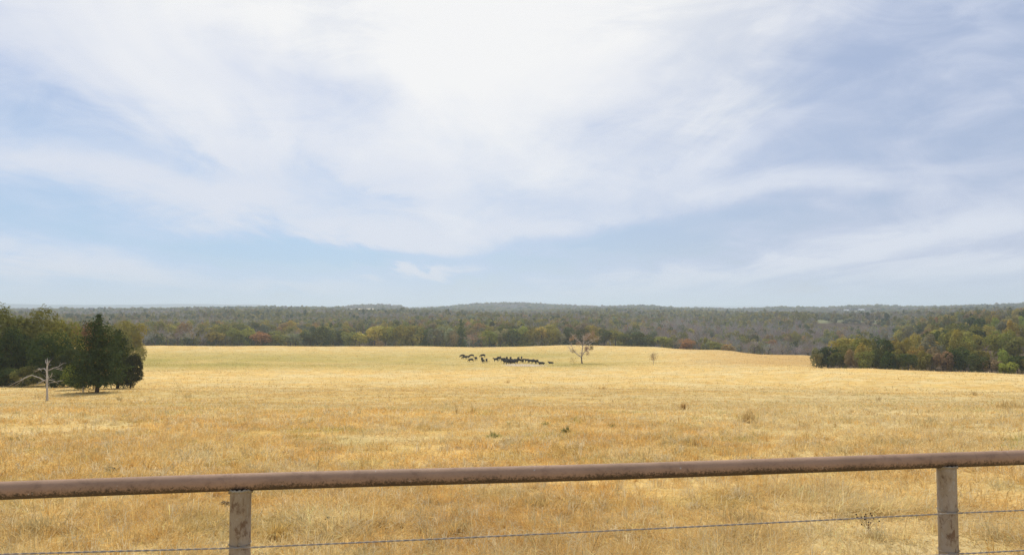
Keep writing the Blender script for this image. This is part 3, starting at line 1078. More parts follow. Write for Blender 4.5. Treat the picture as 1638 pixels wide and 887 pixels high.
# front line of the valley wood, along the far edge of the pasture (photo bearing, half width, top row)
FRONT = [
    (232, 14, 528, 'grey bare', 'bare'), (250, 13, 524, 'grey bare', 'bare'), (268, 14, 525, 'grey bare', 'bare'), (286, 13, 526, 'grey bare', 'bare'),
    (303, 10, 541, 'dark green', 'broad'), (310, 14, 524, 'grey bare', 'bare'), (328, 13, 527, 'grey bare', 'bare'), (347, 14, 528, 'olive green', 'broad'),
    (362, 12, 533, 'grey-green', 'broad'), (376, 15, 522, 'olive green', 'broad'), (397, 13, 522, 'yellow-green', 'broad'), (406, 12, 532, 'dark green', 'broad'),
    (420, 15, 529, 'rust-orange', 'broad'), (443, 16, 529, 'olive green', 'broad'), (466, 13, 531, 'grey-green', 'broad'), (474, 12, 526, 'grey bare', 'bare'),
    (497, 17, 526, 'dark green', 'broad'), (521, 16, 523, 'dark green', 'broad'), (543, 13, 529, 'dark green', 'broad'), (560, 13, 528, 'olive green', 'broad'),
    (576, 12, 530, 'golden', 'broad'), (600, 15, 517, 'golden', 'broad'), (617, 14, 520, 'olive green', 'broad'), (642, 14, 517, 'olive green', 'broad'),
    (661, 15, 521, 'olive green', 'broad'), (680, 13, 521, 'dark green', 'broad'), (696, 11, 526, 'grey-green', 'broad'), (714, 14, 518, 'grey-green', 'broad'),
    (726, 9, 528, 'brown', 'broad'), (738, 9, 511, 'dark green', 'cedar'), (757, 17, 529, 'pinkish bare', 'bare'), (782, 13, 525, 'olive green', 'broad'),
    (801, 13, 523, 'brown', 'broad'), (819, 12, 526, 'dark green', 'broad'), (833, 14, 518, 'yellow-green', 'broad'), (852, 13, 523, 'olive green', 'broad'),
    (867, 12, 519, 'golden', 'broad'), (884, 14, 518, 'olive green', 'broad'), (894, 12, 531, 'grey-green', 'broad'), (911, 13, 523, 'dark green', 'broad'),
    (930, 15, 526, 'dark green', 'broad'), (949, 13, 521, 'golden', 'broad'), (967, 14, 523, 'dark green', 'broad'), (984, 14, 525, 'olive green', 'broad'),
    (1005, 13, 531, 'dark green', 'broad'), (1024, 15, 532, 'dark green', 'broad'), (1041, 9, 538, 'dark green', 'broad'), (1061, 13, 536, 'olive green', 'broad'),
    (1079, 9, 543, 'grey bare', 'bare'), (1097, 13, 540, 'rust-orange', 'broad'), (1118, 11, 545, 'grey bare', 'bare'), (1143, 14, 547, 'olive green', 'broad'),
    (1164, 10, 551, 'rust-orange', 'broad'), (1184, 13, 545, 'grey bare', 'bare'), (1205, 13, 546, 'grey bare', 'bare'), (1228, 14, 549, 'grey bare', 'bare'),
    (1250, 13, 548, 'grey bare', 'bare'), (1272, 13, 552, 'grey bare', 'bare'), (1290, 11, 553, 'pinkish bare', 'bare'),
]
for (px, hw, top, colr, form) in FRONT:
    e = float(np.interp(px, EDGE_X, EDGE_D)) if px < 1285 else 352
    dd = e + 14 + trng.uniform(-4, 10)
    if px == 757:
        dd = 466
    add_tree(px, top - 1, dd, hw * 1.28, colr, form, 'valley', rank='front')

# second rank, colours seen over the first
SECOND = [
    (255, 14, 513, 'golden'), (275, 14, 514, 'golden'), (296, 13, 516, 'rust-orange'), (326, 13, 515, 'golden'), (343, 13, 514, 'golden'), (365, 14, 514, 'olive green'),
    (385, 14, 512, 'olive green'), (425, 14, 518, 'grey-green'), (434, 12, 515, 'olive green'), (456, 13, 515, 'rust-orange'), (466, 14, 512, 'golden'), (520, 14, 518, 'golden'),
    (545, 14, 521, 'grey-green'), (600, 14, 520, 'olive green'), (628, 12, 518, 'golden'), (690, 15, 516, 'brown'), (708, 14, 515, 'olive green'), (764, 15, 513, 'rust-orange'),
    (752, 10, 516, 'brown'), (806, 14, 518, 'olive green'), (845, 13, 517, 'olive green'), (880, 14, 515, 'golden'), (917, 16, 514, 'brown'), (936, 14, 516, 'brown'),
    (952, 14, 519, 'golden'), (978, 14, 520, 'brown'), (1012, 14, 522, 'grey-green'), (1037, 13, 521, 'pinkish bare'), (1060, 13, 524, 'pinkish bare'),
]
for (px, hw, top, colr) in SECOND:
    add_tree(px, top, 560 + trng.uniform(-10, 40), hw * 1.1, colr, 'bare' if 'bare' in colr else 'broad', 'valley', rank='second')

# the wood on the right: front edge
WOOD = [
    (1304, 11, 555, 'brown'), (1322, 19, 554, 'dark green'), (1341, 15, 559, 'dark green'), (1349, 12, 548, 'olive green'), (1362, 13, 558, 'brown'),
    (1379, 13, 545, 'golden'), (1382, 14, 561, 'olive green'), (1399, 15, 556, 'dark green'), (1413, 18, 543, 'dark green'), (1419, 14, 561, 'dark green'),
    (1434, 14, 557, 'olive green'), (1445, 14, 533, 'golden'), (1450, 13, 560, 'dark green'), (1463, 12, 547, 'golden'), (1478, 13, 556, 'olive green'),
    (1490, 13, 551, 'brown'), (1505, 16, 556, 'brown'), (1523, 14, 552, 'dark green'), (1540, 18, 549, 'dark green'), (1559, 16, 561, 'dark green'),
    (1583, 13, 570, 'brown'), (1566, 13, 553, 'olive green'), (1603, 13, 557, 'yellow-green'), (1606, 14, 575, 'yellow-green'), (1624, 14, 563, 'dark green'),
    (1642, 15, 572, 'olive green'), (1660, 17, 566, 'dark green'), (1684, 17, 560, 'olive green'), (1710, 18, 560, 'dark green'),
]
for i, (px, hw, top, colr) in enumerate(WOOD):
    dd = 232 + (560 - top) * 1.2 + trng.uniform(-2, 8) if top < 560 else 229 + trng.uniform(0, 6)
    add_tree(px, top, dd, hw * 1.15, colr, 'broad', 'wood', rank='front')

# the wood on the right climbs the slope behind
k = 0
placed = []
while k < 210:
    px = trng.uniform(1335, 1740)
    lo = 275
    hi = 300 + max(0, (px - 1380)) * 2.2
    d = trng.uniform(lo, min(hi, 820))
    x, y, z = on_bearing(px, d)
    k += 1
    if any(math.hypot(x - a, y - b) < 6.2 + d * 0.006 for a, b in placed):
        continue
    placed.append((x, y))
    if px < 1480:
        colr = trng.choice(['olive green', 'golden', 'dark green', 'olive green', 'olive green', 'golden'])
    else:
        colr = trng.choice(['olive green', 'dark green', 'yellow-green', 'golden', 'brown', 'olive green', 'grey-green', 'rust-orange'], p=[.36, .18, .14, .14, .06, .06, .04, .02])
    h = trng.uniform(10, 14)
    add_tree(px, 0, d, trng.uniform(4.6, 6.4) * FPX / d, str(colr), 'broad', 'wood', h=h, rank='slope')

# slope and floor of the valley behind the first ranks: greys, rusts, olives
k = 0
placed = []
cands = []
while k < 9000:
    k += 1
    px = trng.uniform(-80, 1720)
    e = float(np.interp(px, EDGE_X, EDGE_D))
    if px > 1290:
        lo = 380 if px < 1420 else 620
        if px > 1560:
            lo = 760
    else:
        lo = e + 48
    d = math.sqrt(trng.uniform(lo * lo, 1000 ** 2))
    x, y, z = on_bearing(px, d)
    if any(m_[0] for m_ in clearing(np.array([x]), np.array([y]))):
        continue
    if 1303 < px < 1412 and d > 900:
        continue
    if 562 < px < 590 and 500 < d < 620:
        continue
    n1 = float(fbm(np.array([x / 120]), np.array([y / 120]), 91, 3)[0])
    bare_p = 0.30
    if px > 1030:
        bare_p = 0.80 if d < 850 else 0.42
    if px < 340:
        bare_p = 0.55 if d < 850 else 0.35
    if px > 1430:
        bare_p = 0.18
    bare_p = bare_p + (n1 - 0.5) * 1.3
    if trng.uniform() < bare_p:
        colr = trng.choice(['grey bare', 'pinkish bare'], p=[.78, .22])
        form = 'bare'
    else:
        colr = trng.choice(['olive green', 'dark green', 'golden', 'brown', 'grey-green', 'rust-orange'], p=[.40, .18, .12, .10, .16, .04])
        form = 'broad'
    cands.append((px, d, x, y, str(colr), form))
cands.sort(key=lambda c: c[1])
grid = {}
for (px, d, x, y, colr, form) in cands:
    gx, gy = int(x // 7.0), int(y // 7.0)
    if any((gx + i, gy + j) in grid for i in (-1, 0, 1) for j in (-1, 0, 1) if abs(i) + abs(j) < 1):
        continue
    grid[(gx, gy)] = 1
    h = trng.uniform(9.5, 15.0)
    add_tree(px, 0, d, trng.uniform(3.8, 5.8) * FPX / d, colr, form, 'valley', h=h, rank='slope')

# ---- which of them the photograph shows largest: a coarse front-to-back count of visible area
W_, H_ = 820, 444
SC = W_ / 1638.0
cover = np.zeros((H_, W_), bool)
crest_rows = {}
# nearest-ground skyline per column and distance
colpx = np.arange(W_) / SC
DD = np.exp(np.linspace(math.log(60), math.log(1100), 260))
gx = np.sin(np.arctan((colpx - 819) / FPX))[:, None] * DD[None]
gy = np.cos(np.arctan((colpx - 819) / FPX))[:, None] * DD[None]
gz = H(gx.ravel(), gy.ravel()).reshape(gx.shape)
_, gpy = project(gx, gy, gz)
runmin = np.minimum.accumulate(gpy, axis=1)
# the near grove and cedar hide what stands behind them
cover[int(492 * SC):int(600 * SC), 0:int(205 * SC)] = True
yy, xx = np.mgrid[0:H_, 0:W_]
TREES.sort(key=lambda t: t['d'])
for t in TREES:
    pxb, pyb = project(t['x'], t['y'], t['z'])
    _, pyt = project(t['x'], t['y'], t['z'] + t['h'])
    hw = t['r'] / t['y'] * FPX
    x0, x1 = int((pxb - hw) * SC), int((pxb + hw) * SC) + 1
    y0, y1 = int(pyt * SC), int(pyb * SC) + 1
    t['vis'] = 0
    if x1 < 0 or x0 >= W_:
        continue
    x0, x1 = max(x0, 0), min(x1, W_)
    sl = (slice(max(y0, 0), y1), slice(x0, x1))
    j = np.searchsorted(DD, t['d'])
    lim = runmin[x0:x1, max(min(j, len(DD) - 1) - 1, 0)] * SC
    ex = ((xx[sl] + .5) / SC - pxb) / max(hw, 0.5)
    ey = ((yy[sl] + .5) / SC - (pyt + pyb) / 2) / max((pyb - pyt) / 2, 0.5)
    ins = (ex * ex + np.abs(ey) ** 2.5 < 1) & (yy[sl] < lim[None, :])
    new = ins & ~cover[sl]
    t['vis'] = int(new.sum())
    if new.any():
        t['vx'] = float(xx[sl][new].mean() / SC)
        t['vy'] = float(yy[sl][new].mean() / SC)
    cover[sl] |= ins
order = sorted([t for t in TREES if t['vis'] >= 9], key=lambda t: -t['vis'])
ONE = order[:262]
ids = set(id(t) for t in ONE)
REST = [t for t in TREES if id(t) not in ids]

ORD = ['first', 'second', 'third', 'fourth', 'fifth', 'sixth', 'seventh', 'eighth', 'ninth', 'tenth', 'eleventh', 'twelfth', 'thirteenth', 'fourteenth',
       'fifteenth', 'sixteenth', 'seventeenth', 'eighteenth', 'nineteenth', 'twentieth', 'twenty-first', 'twenty-second', 'twenty-third', 'twenty-fourth',
       'twenty-fifth', 'twenty-sixth', 'twenty-seventh', 'twenty-eighth', 'twenty-ninth', 'thirtieth', 'thirty-first', 'thirty-second', 'thirty-third',
       'thirty-fourth', 'thirty-fifth', 'thirty-sixth', 'thirty-seventh', 'thirty-eighth', 'thirty-ninth', 'fortieth']
# labels: by colour and rank, counted along a stretch between landmarks
STRETCH = [(-9999, 330, 'right of the cedar'), (330, 600, 'left of the cattle'), (600, 885, 'behind the cattle'),
           (885, 1060, 'behind the lone tree'), (1060, 1300, 'left of the right wood'), (1300, 9999, 'beyond the right wood')]
WOODS = [(-9999, 1440, 'near its left tip'), (1440, 1540, 'in its middle'), (1540, 9999, 'near its right end')]
WHERE = {('valley', 'front'): 'on the pasture edge', ('valley', 'second'): 'behind the front row', ('valley', 'slope'): 'up the valley slope',
         ('wood', 'front'): 'in front row of right wood', ('wood', 'slope'): 'on slope of right wood'}
buckets = {}
for t in ONE:
    st = next(s for s in (WOODS if t['zone'] == 'wood' else STRETCH) if s[0] <= t['vx'] < s[1])
    key = (t['zone'], t['rank'], st[2], t['col'], t['form'])
    buckets.setdefault(key, []).append(t)
for key, lst in buckets.items():
    lst.sort(key=lambda t: t['vx'])
    zone, rank, st, colr, form = key
    kind = {'broad': 'tree', 'bare': 'tree', 'cedar': 'columnar cedar'}[form]
    for i, t in enumerate(lst):
        if len(lst) == 1:
            t['label'] = f"the only {colr} {kind} {WHERE[(zone, rank)]} {st}"
        else:
            t['label'] = f"{ORD[i]} {colr} {kind} from left {WHERE[(zone, rank)]} {st}"
GROUPS = {'valley': 'trees of the valley wood beyond the pasture', 'wood': 'trees of the wood on the right'}
NAMES = {'broad': 'broadleaf_tree', 'bare': 'bare_tree', 'cedar': 'cedar_tree'}


def plant_tree(t, crown, trunk, label, cat='tree', group=None, name=None, colour=None):
    root = empty(name or NAMES[t['form']], (t['x'], t['y'], t['z'] - 0.15), t.get('rz', trng.uniform(0, 2 * PI)))
    tag(root, label, cat, group)
    s = t['r'] / t.get('hw', 0.42)
    root.scale = (s, s, t['h'])
    o = link('crown', crown, None, root)
    o.color = (*colour, 1) if colour else (1, 1, 1, 1)
    if trunk:
        link('trunk', trunk, None, root)
    return root


for i, t in enumerate(ONE):
    if t['form'] == 'bare':
        cr = BARE_MID[i % 4]
    elif t['form'] == 'cedar':
        cr = CEDAR_MID[0]
        t['hw'] = 0.27
    else:
        cr = BROAD_MID[i % 7]
    plant_tree(t, cr, TRUNK_BROAD[i % 4], t['label'], group=GROUPS[t['zone']], colour=jitter(tuple(c_ * (1.22 if t['rank'] == 'front' and t['zone'] == 'valley' else 1.06) for c_ in COLS[t['col']]), trng))

# ------------------------------------------------------------------ everything further: one mass of woodland
def tree_copies(arrs, X, Y, Z, hh, rr, colr, rng):
    """many small trees as arrays: each takes one of the prototype arrays, turned and scaled"""
    V, F, T, off = [], [], [], 0
    which = rng.integers(0, len(arrs), len(X))
    for k, (v, f, c) in enumerate(arrs):
        s = np.where(which == k)[0]
        if not len(s):
            continue
        a = rng.uniform(0, 2 * PI, len(s))
        ca, sa = np.cos(a)[:, None], np.sin(a)[:, None]
        q = (rr[s] / 0.42)[:, None]
        vx = (v[None, :, 0] * ca - v[None, :, 1] * sa) * q + X[s][:, None]
        vy = (v[None, :, 0] * sa + v[None, :, 1] * ca) * q + Y[s][:, None]
        vz = v[None, :, 2] * hh[s][:, None] + Z[s][:, None]
        n = v.shape[0]
        V.append(np.stack([vx, vy, vz], -1).reshape(-1, 3).astype(np.float32))
        ff = (f[None] + (np.arange(len(s)) * n)[:, None, None]).reshape(-1, f.shape[1]) + off
        F.append(ff.astype(np.int32))
        T.append((c[None] * colr[s][:, None, :]).reshape(-1, 3).astype(np.float32))
        off += len(s) * n
    return np.vstack(V), np.vstack(F), np.vstack(T)


def join(parts):
    V, F, T, off = [], [], [], 0
    for v, f, t in parts:
        V.append(v)
        F.append(f + off)
        T.append(t)
        off += len(v)
    return np.vstack(V), np.vstack(F), np.vstack(T)


def build_distant():
    rng = np.random.default_rng(900)
    L1 = [broad_crown(600 + s, 260, 0.125, 0.06, 10, quad=False) for s in range(5)]
    L1b = [bare_crown(620 + s, 330, 0.011) for s in range(4)]
    L2 = [broad_crown(640 + s, 120, 0.22, 0.10, 6, quad=False) for s in range(5)]
    L3 = [broad_crown(660 + s, 48, 0.36, 0.15, 4, quad=False) for s in range(5)]
    parts = []
    for form, arrs in (('broad', L1), ('bare', L1b), ('cedar', L1)):
        s = [t for t in REST if t['form'] == form]
        if not s:
            continue
        A = lambda key: np.array([t[key] for t in s])
        cc = np.array([jitter(COLS[t['col']], rng) for t in s])
        parts.append(tree_copies(arrs, A('x'), A('y'), A('z') - 0.1, A('h'), A('r'), cc, rng))

    def belt(n, d0, d1, arrs, arrs_bare, spread):
        a = rng.uniform(-0.74, 0.74, n)
        d = np.sqrt(rng.uniform(d0 * d0, d1 * d1, n))
        x, y = d * np.sin(a), d * np.cos(a)
        keep = np.ones(n, bool)
        for mk in clearing(x, y)[1:]:
            keep &= ~mk
        px = px_of(x, y)
        # leave the sight line to the small clearings
        keep &= ~((px > 1300) & (px < 1414) & (d > 985) & (d < 1262) & (fbm(x / 40, y / 40, 33, 2) < 0.63))
        keep &= ~((px > 1318) & (px < 1400) & (d > 960) & (d < 1000))
        x, y, d = x[keep], y[keep], d[keep]
        n = len(x)
        z = H(x, y) - 0.2
        n1 = fbm(x / 190, y / 190, 95, 3)
        n2 = fbm(x / 70, y / 70, 96, 3)
        names = ['olive green', 'dark green', 'golden', 'brown', 'grey-green', 'grey bare', 'pinkish bare', 'rust-orange']
        pal = np.array([COLS[k] for k in names])
        u = rng.uniform(0, 1, n)
        # stands: each stretch of wood leans to one mixture
        idx = np.where(n1 + (u - 0.5) * 0.16 > 0.575, np.where(u < 0.66, 5, np.where(u < 0.80, 4, 3)),
                       np.where(n2 + (u - 0.5) * 0.22 > 0.53, np.where(u < 0.45, 1, np.where(u < 0.75, 4, 0)), np.where(u < 0.52, 0, np.where(u < 0.72, 4, np.where(u < 0.84, 3, 2)))))
        c = pal[idx] * (1 + rng.normal(0, 0.07, (n, 1)))
        h = rng.uniform(9.5, 15, n) * np.where(rng.uniform(0, 1, n) < 0.06, 1.25, 1)
        r = rng.uniform(spread * 0.75, spread * 1.25, n)
        if arrs_bare:
            bm = (idx == 5) | (idx == 6)
            parts.append(tree_copies(arrs_bare, x[bm], y[bm], z[bm], h[bm], r[bm], c[bm], rng))
            x, y, z, h, r, c = (q[~bm] for q in (x, y, z, h, r, c))
        parts.append(tree_copies(arrs, x, y, z, h, r, c, rng))
    belt(9000, 990, 1500, L2, L1b, 5.2)
    belt(15000, 1450, 2300, L2, None, 6.0)
    belt(30000, 2200, 4300, L3, None, 8.5)
    V, F, T = join(parts)
    me = mesh_np('distant_forest', V, F, T)
    o = link('distant_forest', me, M_LEAF)
    o['kind'] = 'stuff'
    o['label'] = 'autumn woodland covering the far hills as one mass'


build_distant()

# ------------------------------------------------------------------ the grove on the left
GROVE = [
    # px, top row, distance, half width px, colour, label
    (8, 491, 126, 50, 'olive green', 'tall olive-green tree of the grove at the very edge of the picture'),
    (62, 497, 130, 44, 'olive green', 'tall olive-green tree above the pale dead snag'),
    (-62, 492, 130, 48, 'olive green', 'olive-green tree mostly beyond the picture edge'),
    (104, 507, 142, 36, 'golden', 'gold-tinted tree between the olive trees and the cedar'),
    (142, 514, 160, 32, 'rust-orange', 'rust-orange tree peeping out just left of the cedar top'),
    (26, 524, 122, 34, 'dark green', 'dark green tree low in front of the grove, left of the snag'),
    (84, 532, 121, 34, 'dark green', 'dark green tree in front of the grove, directly behind the snag top'),
    (116, 552, 117, 28, 'dark green', 'low dark tree filling the gap between snag and cedar'),
    (-30, 530, 121, 36, 'dark green', 'dark green tree at the grove front, cut by the picture edge'),
    (209, 512, 236, 31, 'yellow-green', 'yellow-green tree standing behind the cedar on its right'),
    (184, 522, 190, 26, 'olive green', 'olive-green tree half hidden behind the upper cedar'),
]
for i, (px, top, d, hw, colr, lab) in enumerate(GROVE):
    x, y, z = at_depth(px, d)
    _, yb = project(x, y, z)
    t = dict(x=x, y=y, z=z, h=(yb - top) * y / FPX, r=hw * y / FPX, form='broad', d=d)
    plant_tree(t, BROAD_HI[i % 5], TRUNK_BROAD[i % 4], lab, group='trees of the grove on the left', colour=jitter(tuple(c_ * 0.85 for c_ in COLS[colr]), trng, 0.05))
SHRUBS = [(8, 585, 117, 26, 'dark green', 'dark shrub at the foot of the grove by the picture edge'),
          (48, 582, 116, 24, 'olive green', 'olive shrub at the foot of the grove left of the snag trunk'),
          (98, 588, 113, 20, 'dark green', 'dark shrub at the foot of the grove right of the snag trunk'),
          (126, 580, 99, 25, 'olive green', 'green bush touching the left side of the big cedar')]
for i, (px, top, d, hw, colr, lab) in enumerate(SHRUBS):
    x, y, z = at_depth(px, d)
    _, yb = project(x, y, z)
    t = dict(x=x, y=y, z=z, h=(yb - top) * y / FPX, r=hw * y / FPX, form='broad', hw=0.5)
    plant_tree(t, SHRUB_HI[i % 2], None, lab, cat='shrub', name='shrub', group='shrubs below the grove', colour=jitter(COLS[colr], trng, 0.05))

# cedars standing out in front
CEDARS = [
    (155, 627, 503, 46, 0.34, 16000, 0.027, 0.57, 'tall dark cedar with pointed top in front of the grove'),
    (188, 621, 529, 33, 0.34, 9000, 0.038, 0.75, 'shorter dark cedar close behind the right side of the tall cedar'),
]
for i, (px, base, top, hw, hwu, n, leaf, pw, lab) in enumerate(CEDARS):
    x, y, z = hit(px, base)
    h = (base - top) * y / FPX
    root = empty('cedar_tree', (x, y, z - 0.05))
    tag(root, lab, 'tree', 'cedars in front of the grove')
    s = hw * y / FPX / hwu
    root.scale = (s, s, h)
    me = proto('crown', cedar_crown(700 + i, n, leaf, 0.10, hwu, pw, [170, 130][i]), M_LEAF)
    o = link('crown', me, None, root)
    o.color = (*[(0.058, 0.080, 0.026), (0.062, 0.080, 0.028)][i], 1)
    me = tube_mesh('trunk', [([(0, 0, -0.02), (0.004, 0, 0.1), (0, 0.004, 0.5), (0, 0, 0.93)], [0.034 / s * 9 * 0.9, 0.028 / s * 9 * 0.9, 0.015, 0.004])], 8)
    me.materials.append(M_CEDARBARK)
    link('trunk', me, None, root)
x, y, z = at_depth(212, 104)
_, yb = project(x, y, z)
t = dict(x=x, y=y, z=z, h=(yb - 562) * y / FPX, r=22 * y / FPX, form='broad')
plant_tree(t, BROAD_HI[2], TRUNK_BROAD[1], 'small rounded grey-green tree at the right end of the cedar clump', group='trees of the grove on the left', colour=(0.05, 0.056, 0.027))


# ------------------------------------------------------------------ pale dead snag
def snag():
    x, y, z = hit(75, 641)
    sc = y / FPX                 # metres per photograph pixel at that distance
    root = empty('dead_tree', (x, y, z - 0.1))
    tag(root, 'pale leafless dead tree with drooping broken limbs in front of the grove', 'dead tree')

    def P(px, py, dep=0.0):
        return ((px - 75) * sc, dep, (641 - py) * sc + 0.1)
    w = sc
    me = tube_mesh('trunk', [([P(75, 644), P(75.4, 634), P(74.6, 618), P(74.5, 604), P(73.6, 592), P(74.2, 582), P(74.0, 573)],
                              [2.3 * w, 1.6 * w, 1.35 * w, 1.45 * w, 1.3 * w, 0.8 * w, 0.2 * w])], 8)
    me.materials.append(M_DEADWOOD)
    link('trunk', me, None, root)
    limbs = [
        ([P(74, 611), P(66, 604, -.3), P(56, 599, -.6), P(46, 605, -.9), P(38, 609, -1.0), P(27, 615, -1.1)], [1.3, 1.1, 1.0, .8, .6, .3]),
        ([P(56, 599, -.6), P(50, 602, -1.0), P(44, 611, -1.3)], [.6, .4, .2]),
        ([P(74, 595), P(66, 590, .3), P(57, 591, .5), P(48, 596, .6)], [1.0, .8, .55, .25]),
        ([P(62, 594, .3), P(56, 590, .5), P(51, 592, .7)], [.5, .3, .18]),
        ([P(74.5, 593), P(81, 589, .3), P(88, 587, .4), P(94, 582, .5)], [.9, .75, .5, .25]),
        ([P(84, 590, .3), P(88, 592, .6), P(91, 593, .7)], [.5, .3, .15]),
        ([P(75, 603), P(81, 604, -.4), P(87, 601, -.6), P(90, 596, -.7)], [.8, .6, .4, .2]),
        ([P(75, 607), P(80, 609, .3), P(87, 614, .5)], [.8, .6, .3]),
        ([P(74, 600), P(68, 604, .6), P(63, 606, .9)], [.7, .4, .2]),
        ([P(74, 606), P(69, 611, -.7), P(65, 617, -.9)], [.6, .4, .2]),
        ([P(74, 584), P(70, 579, .1), P(69, 576, .2)], [.9, .5, .25]),
        ([P(74, 585), P(78, 580, -.1), P(79.5, 577, -.2)], [.9, .5, .25]),
        ([P(75, 612), P(82, 612, .5), P(91, 610, .8)], [.5, .35, .15]),
    ]
    rng = random.Random(8)
    tw = []
    for pts, rad in limbs:
        for i in range(1, len(pts)):
            for _ in range(2):
                p = Vector(pts[i]).lerp(Vector(pts[i - 1]), rng.random())
                d_ = (Vector(pts[i]) - Vector(pts[i - 1])).normalized() + Vector((rng.uniform(-1, 1), rng.uniform(-1, 1), rng.uniform(-.8, 1)))
                q = p + d_.normalized() * rng.uniform(2, 6) * w
                tw.append(([p, q, q + (d_ + Vector((rng.uniform(-.6, .6), 0, rng.uniform(-.8, .3)))).normalized() * 2 * w], [.22 * w, .15 * w, .06 * w]))
    me = tube_mesh('twigs', tw, 4, False)
    me.materials.append(M_DEADWOOD)
    link('twigs', me, None, root)['kind'] = 'stuff'
    for pts, rad in limbs:
        rad = [r_ * 0.72 for r_ in rad]
        me = tube_mesh('branch', [(pts, [max(r_, 0.26) * w for r_ in rad])], 6)
        me.materials.append(M_DEADWOOD)
        link('branch', me, None, root)


snag()
x, y, z = hit(133, 627)
o = link('stump', tube_mesh('stump', [([(0, 0, -0.1), (0.02, 0, 0.35), (0.05, 0.01, 0.75), (0.05, 0.02, 0.92)], [0.13, 0.11, 0.10, 0.05])], 8), M_DEADWOOD)
o.location = (x, y, z)
tag(o, 'short weathered grey stump left of the tall cedar trunk', 'stump')


# ------------------------------------------------------------------ lone tree in the pasture and the sapling
def lone_tree():
    x, y, z = hit(931, 581)
    sc = y / FPX
    root = empty('lone_tree', (x, y, z - 0.1))
    tag(root, 'lone half-bare tree with rusty leaf clumps standing in the pasture right of the cattle', 'tree')

    def P(px, py, dep=0.0):
        return ((px - 931) * sc, dep, (581 - py) * sc + 0.1)
    me = tube_mesh('trunk', [([P(931.5, 583), P(930.6, 578), P(930, 570)], [1.5 * sc, 1.15 * sc, 1.0 * sc])], 8)
    me.materials.append(M_LONETRUNK)
    link('trunk', me, None, root)
    rng = random.Random(5)
    limbs = [
        ([P(930, 571), P(924, 567, .5), P(919, 563, .9), P(916, 556, 1.2), P(914, 549, 1.4)], [.75, .6, .5, .36, .2]),
        ([P(919, 563, .9), P(914, 562, 1.8), P(911, 556, 2.4)], [.4, .3, .15]),
        ([P(930, 571), P(931, 561, -.6), P(932.5, 551, -1.0), P(934, 543, -1.2), P(933, 536, -1.2)], [.85, .7, .6, .4, .2]),
        ([P(932, 554, -.9), P(927, 546, -.3), P(920, 541, 0), P(917, 536, .3)], [.5, .42, .3, .18]),
        ([P(930, 571), P(935, 563, .8), P(940, 556, 1.3), P(946, 549, 1.8), P(953, 545, 2.0)], [.7, .6, .5, .35, .2]),
        ([P(933, 552, -1), P(940, 547, -1.6), P(948, 543, -2.0), P(957, 541, -2.2)], [.5, .4, .3, .18]),
        ([P(935, 563, .8), P(942, 562, 1.6), P(948, 558, 2.2)], [.4, .3, .18]),
        ([P(934, 544, -1.2), P(940, 538, -1.0), P(945, 533, -.8)], [.4, .3, .15]),
    ]
    tw = []
    for pts, rad in limbs:
        me = tube_mesh('branch', [(pts, [max(r_, .2) * sc for r_ in rad])], 6)
        me.materials.append(M_LONEBARK)
        link('branch', me, None, root)
        for i in range(1, len(pts)):
            for _ in range(13):
                p = Vector(pts[i]).lerp(Vector(pts[i - 1]), rng.random() * 0.8)
                q = p + Vector((rng.uniform(-1, 1), rng.uniform(-1, 1), rng.uniform(-.3, 1))) * rng.uniform(.6, 1.7)
                r_ = q + Vector((rng.uniform(-1, 1), rng.uniform(-1, 1), rng.uniform(-.5, .7))) * 0.7
                tw.append(([p, q, r_], [.042, .032, .015]))
    me = tube_mesh('twigs', tw, 3, False)
    me.materials.append(M_LONEBARK)
    o = link('twigs', me, None, root)
    o['kind'] = 'stuff'
    # clumps of leaves that still hang on
    clumps = [(941, 538, 5.0, 260, 0), (948, 540, 5.0, 260, 1), (955, 541, 4.0, 150, 1), (936, 541, 3.5, 110, 0), (918, 540, 4.5, 110, 0), (913, 543, 3.0, 50, 0),
              (938, 557, 4.0, 140, 2), (946, 556, 3.6, 120, 1), (940, 565, 3.0, 50, 2), (917, 561, 3.2, 45, 1), (925, 549, 4.5, 60, 0), (948, 533, 3.5, 90, 0), (915, 575, 4.5, 45, 1)]
    arr = np.random.default_rng(4)
    VV, FF, TT, off = [], [], [], 0
    for (cx, cyy, rr, n, kind) in clumps:
        c = np.array(P(cx, cyy, arr.uniform(-1.5, 1.5)))
        n = int(n * 1.9)
        p = c + arr.normal(0, 0.5, (n, 3)) * rr * sc
        v, f = leaf_faces(p, arr.normal(size=(n, 3)), 0.34, arr)
        col = np.array([(0.40, 0.27, 0.16), (0.40, 0.30, 0.14), (0.42, 0.29, 0.20)][kind])
        VV.append(v)
        FF.append(f + off)
        TT.append(np.repeat(col * (1 + arr.normal(0, .18, (n, 1))), 4, 0))
        off += len(v)
    me = mesh_np('leaves', np.vstack(VV), np.vstack(FF), np.vstack(TT))
    link('leaves', me, M_LEAF, root)


lone_tree()


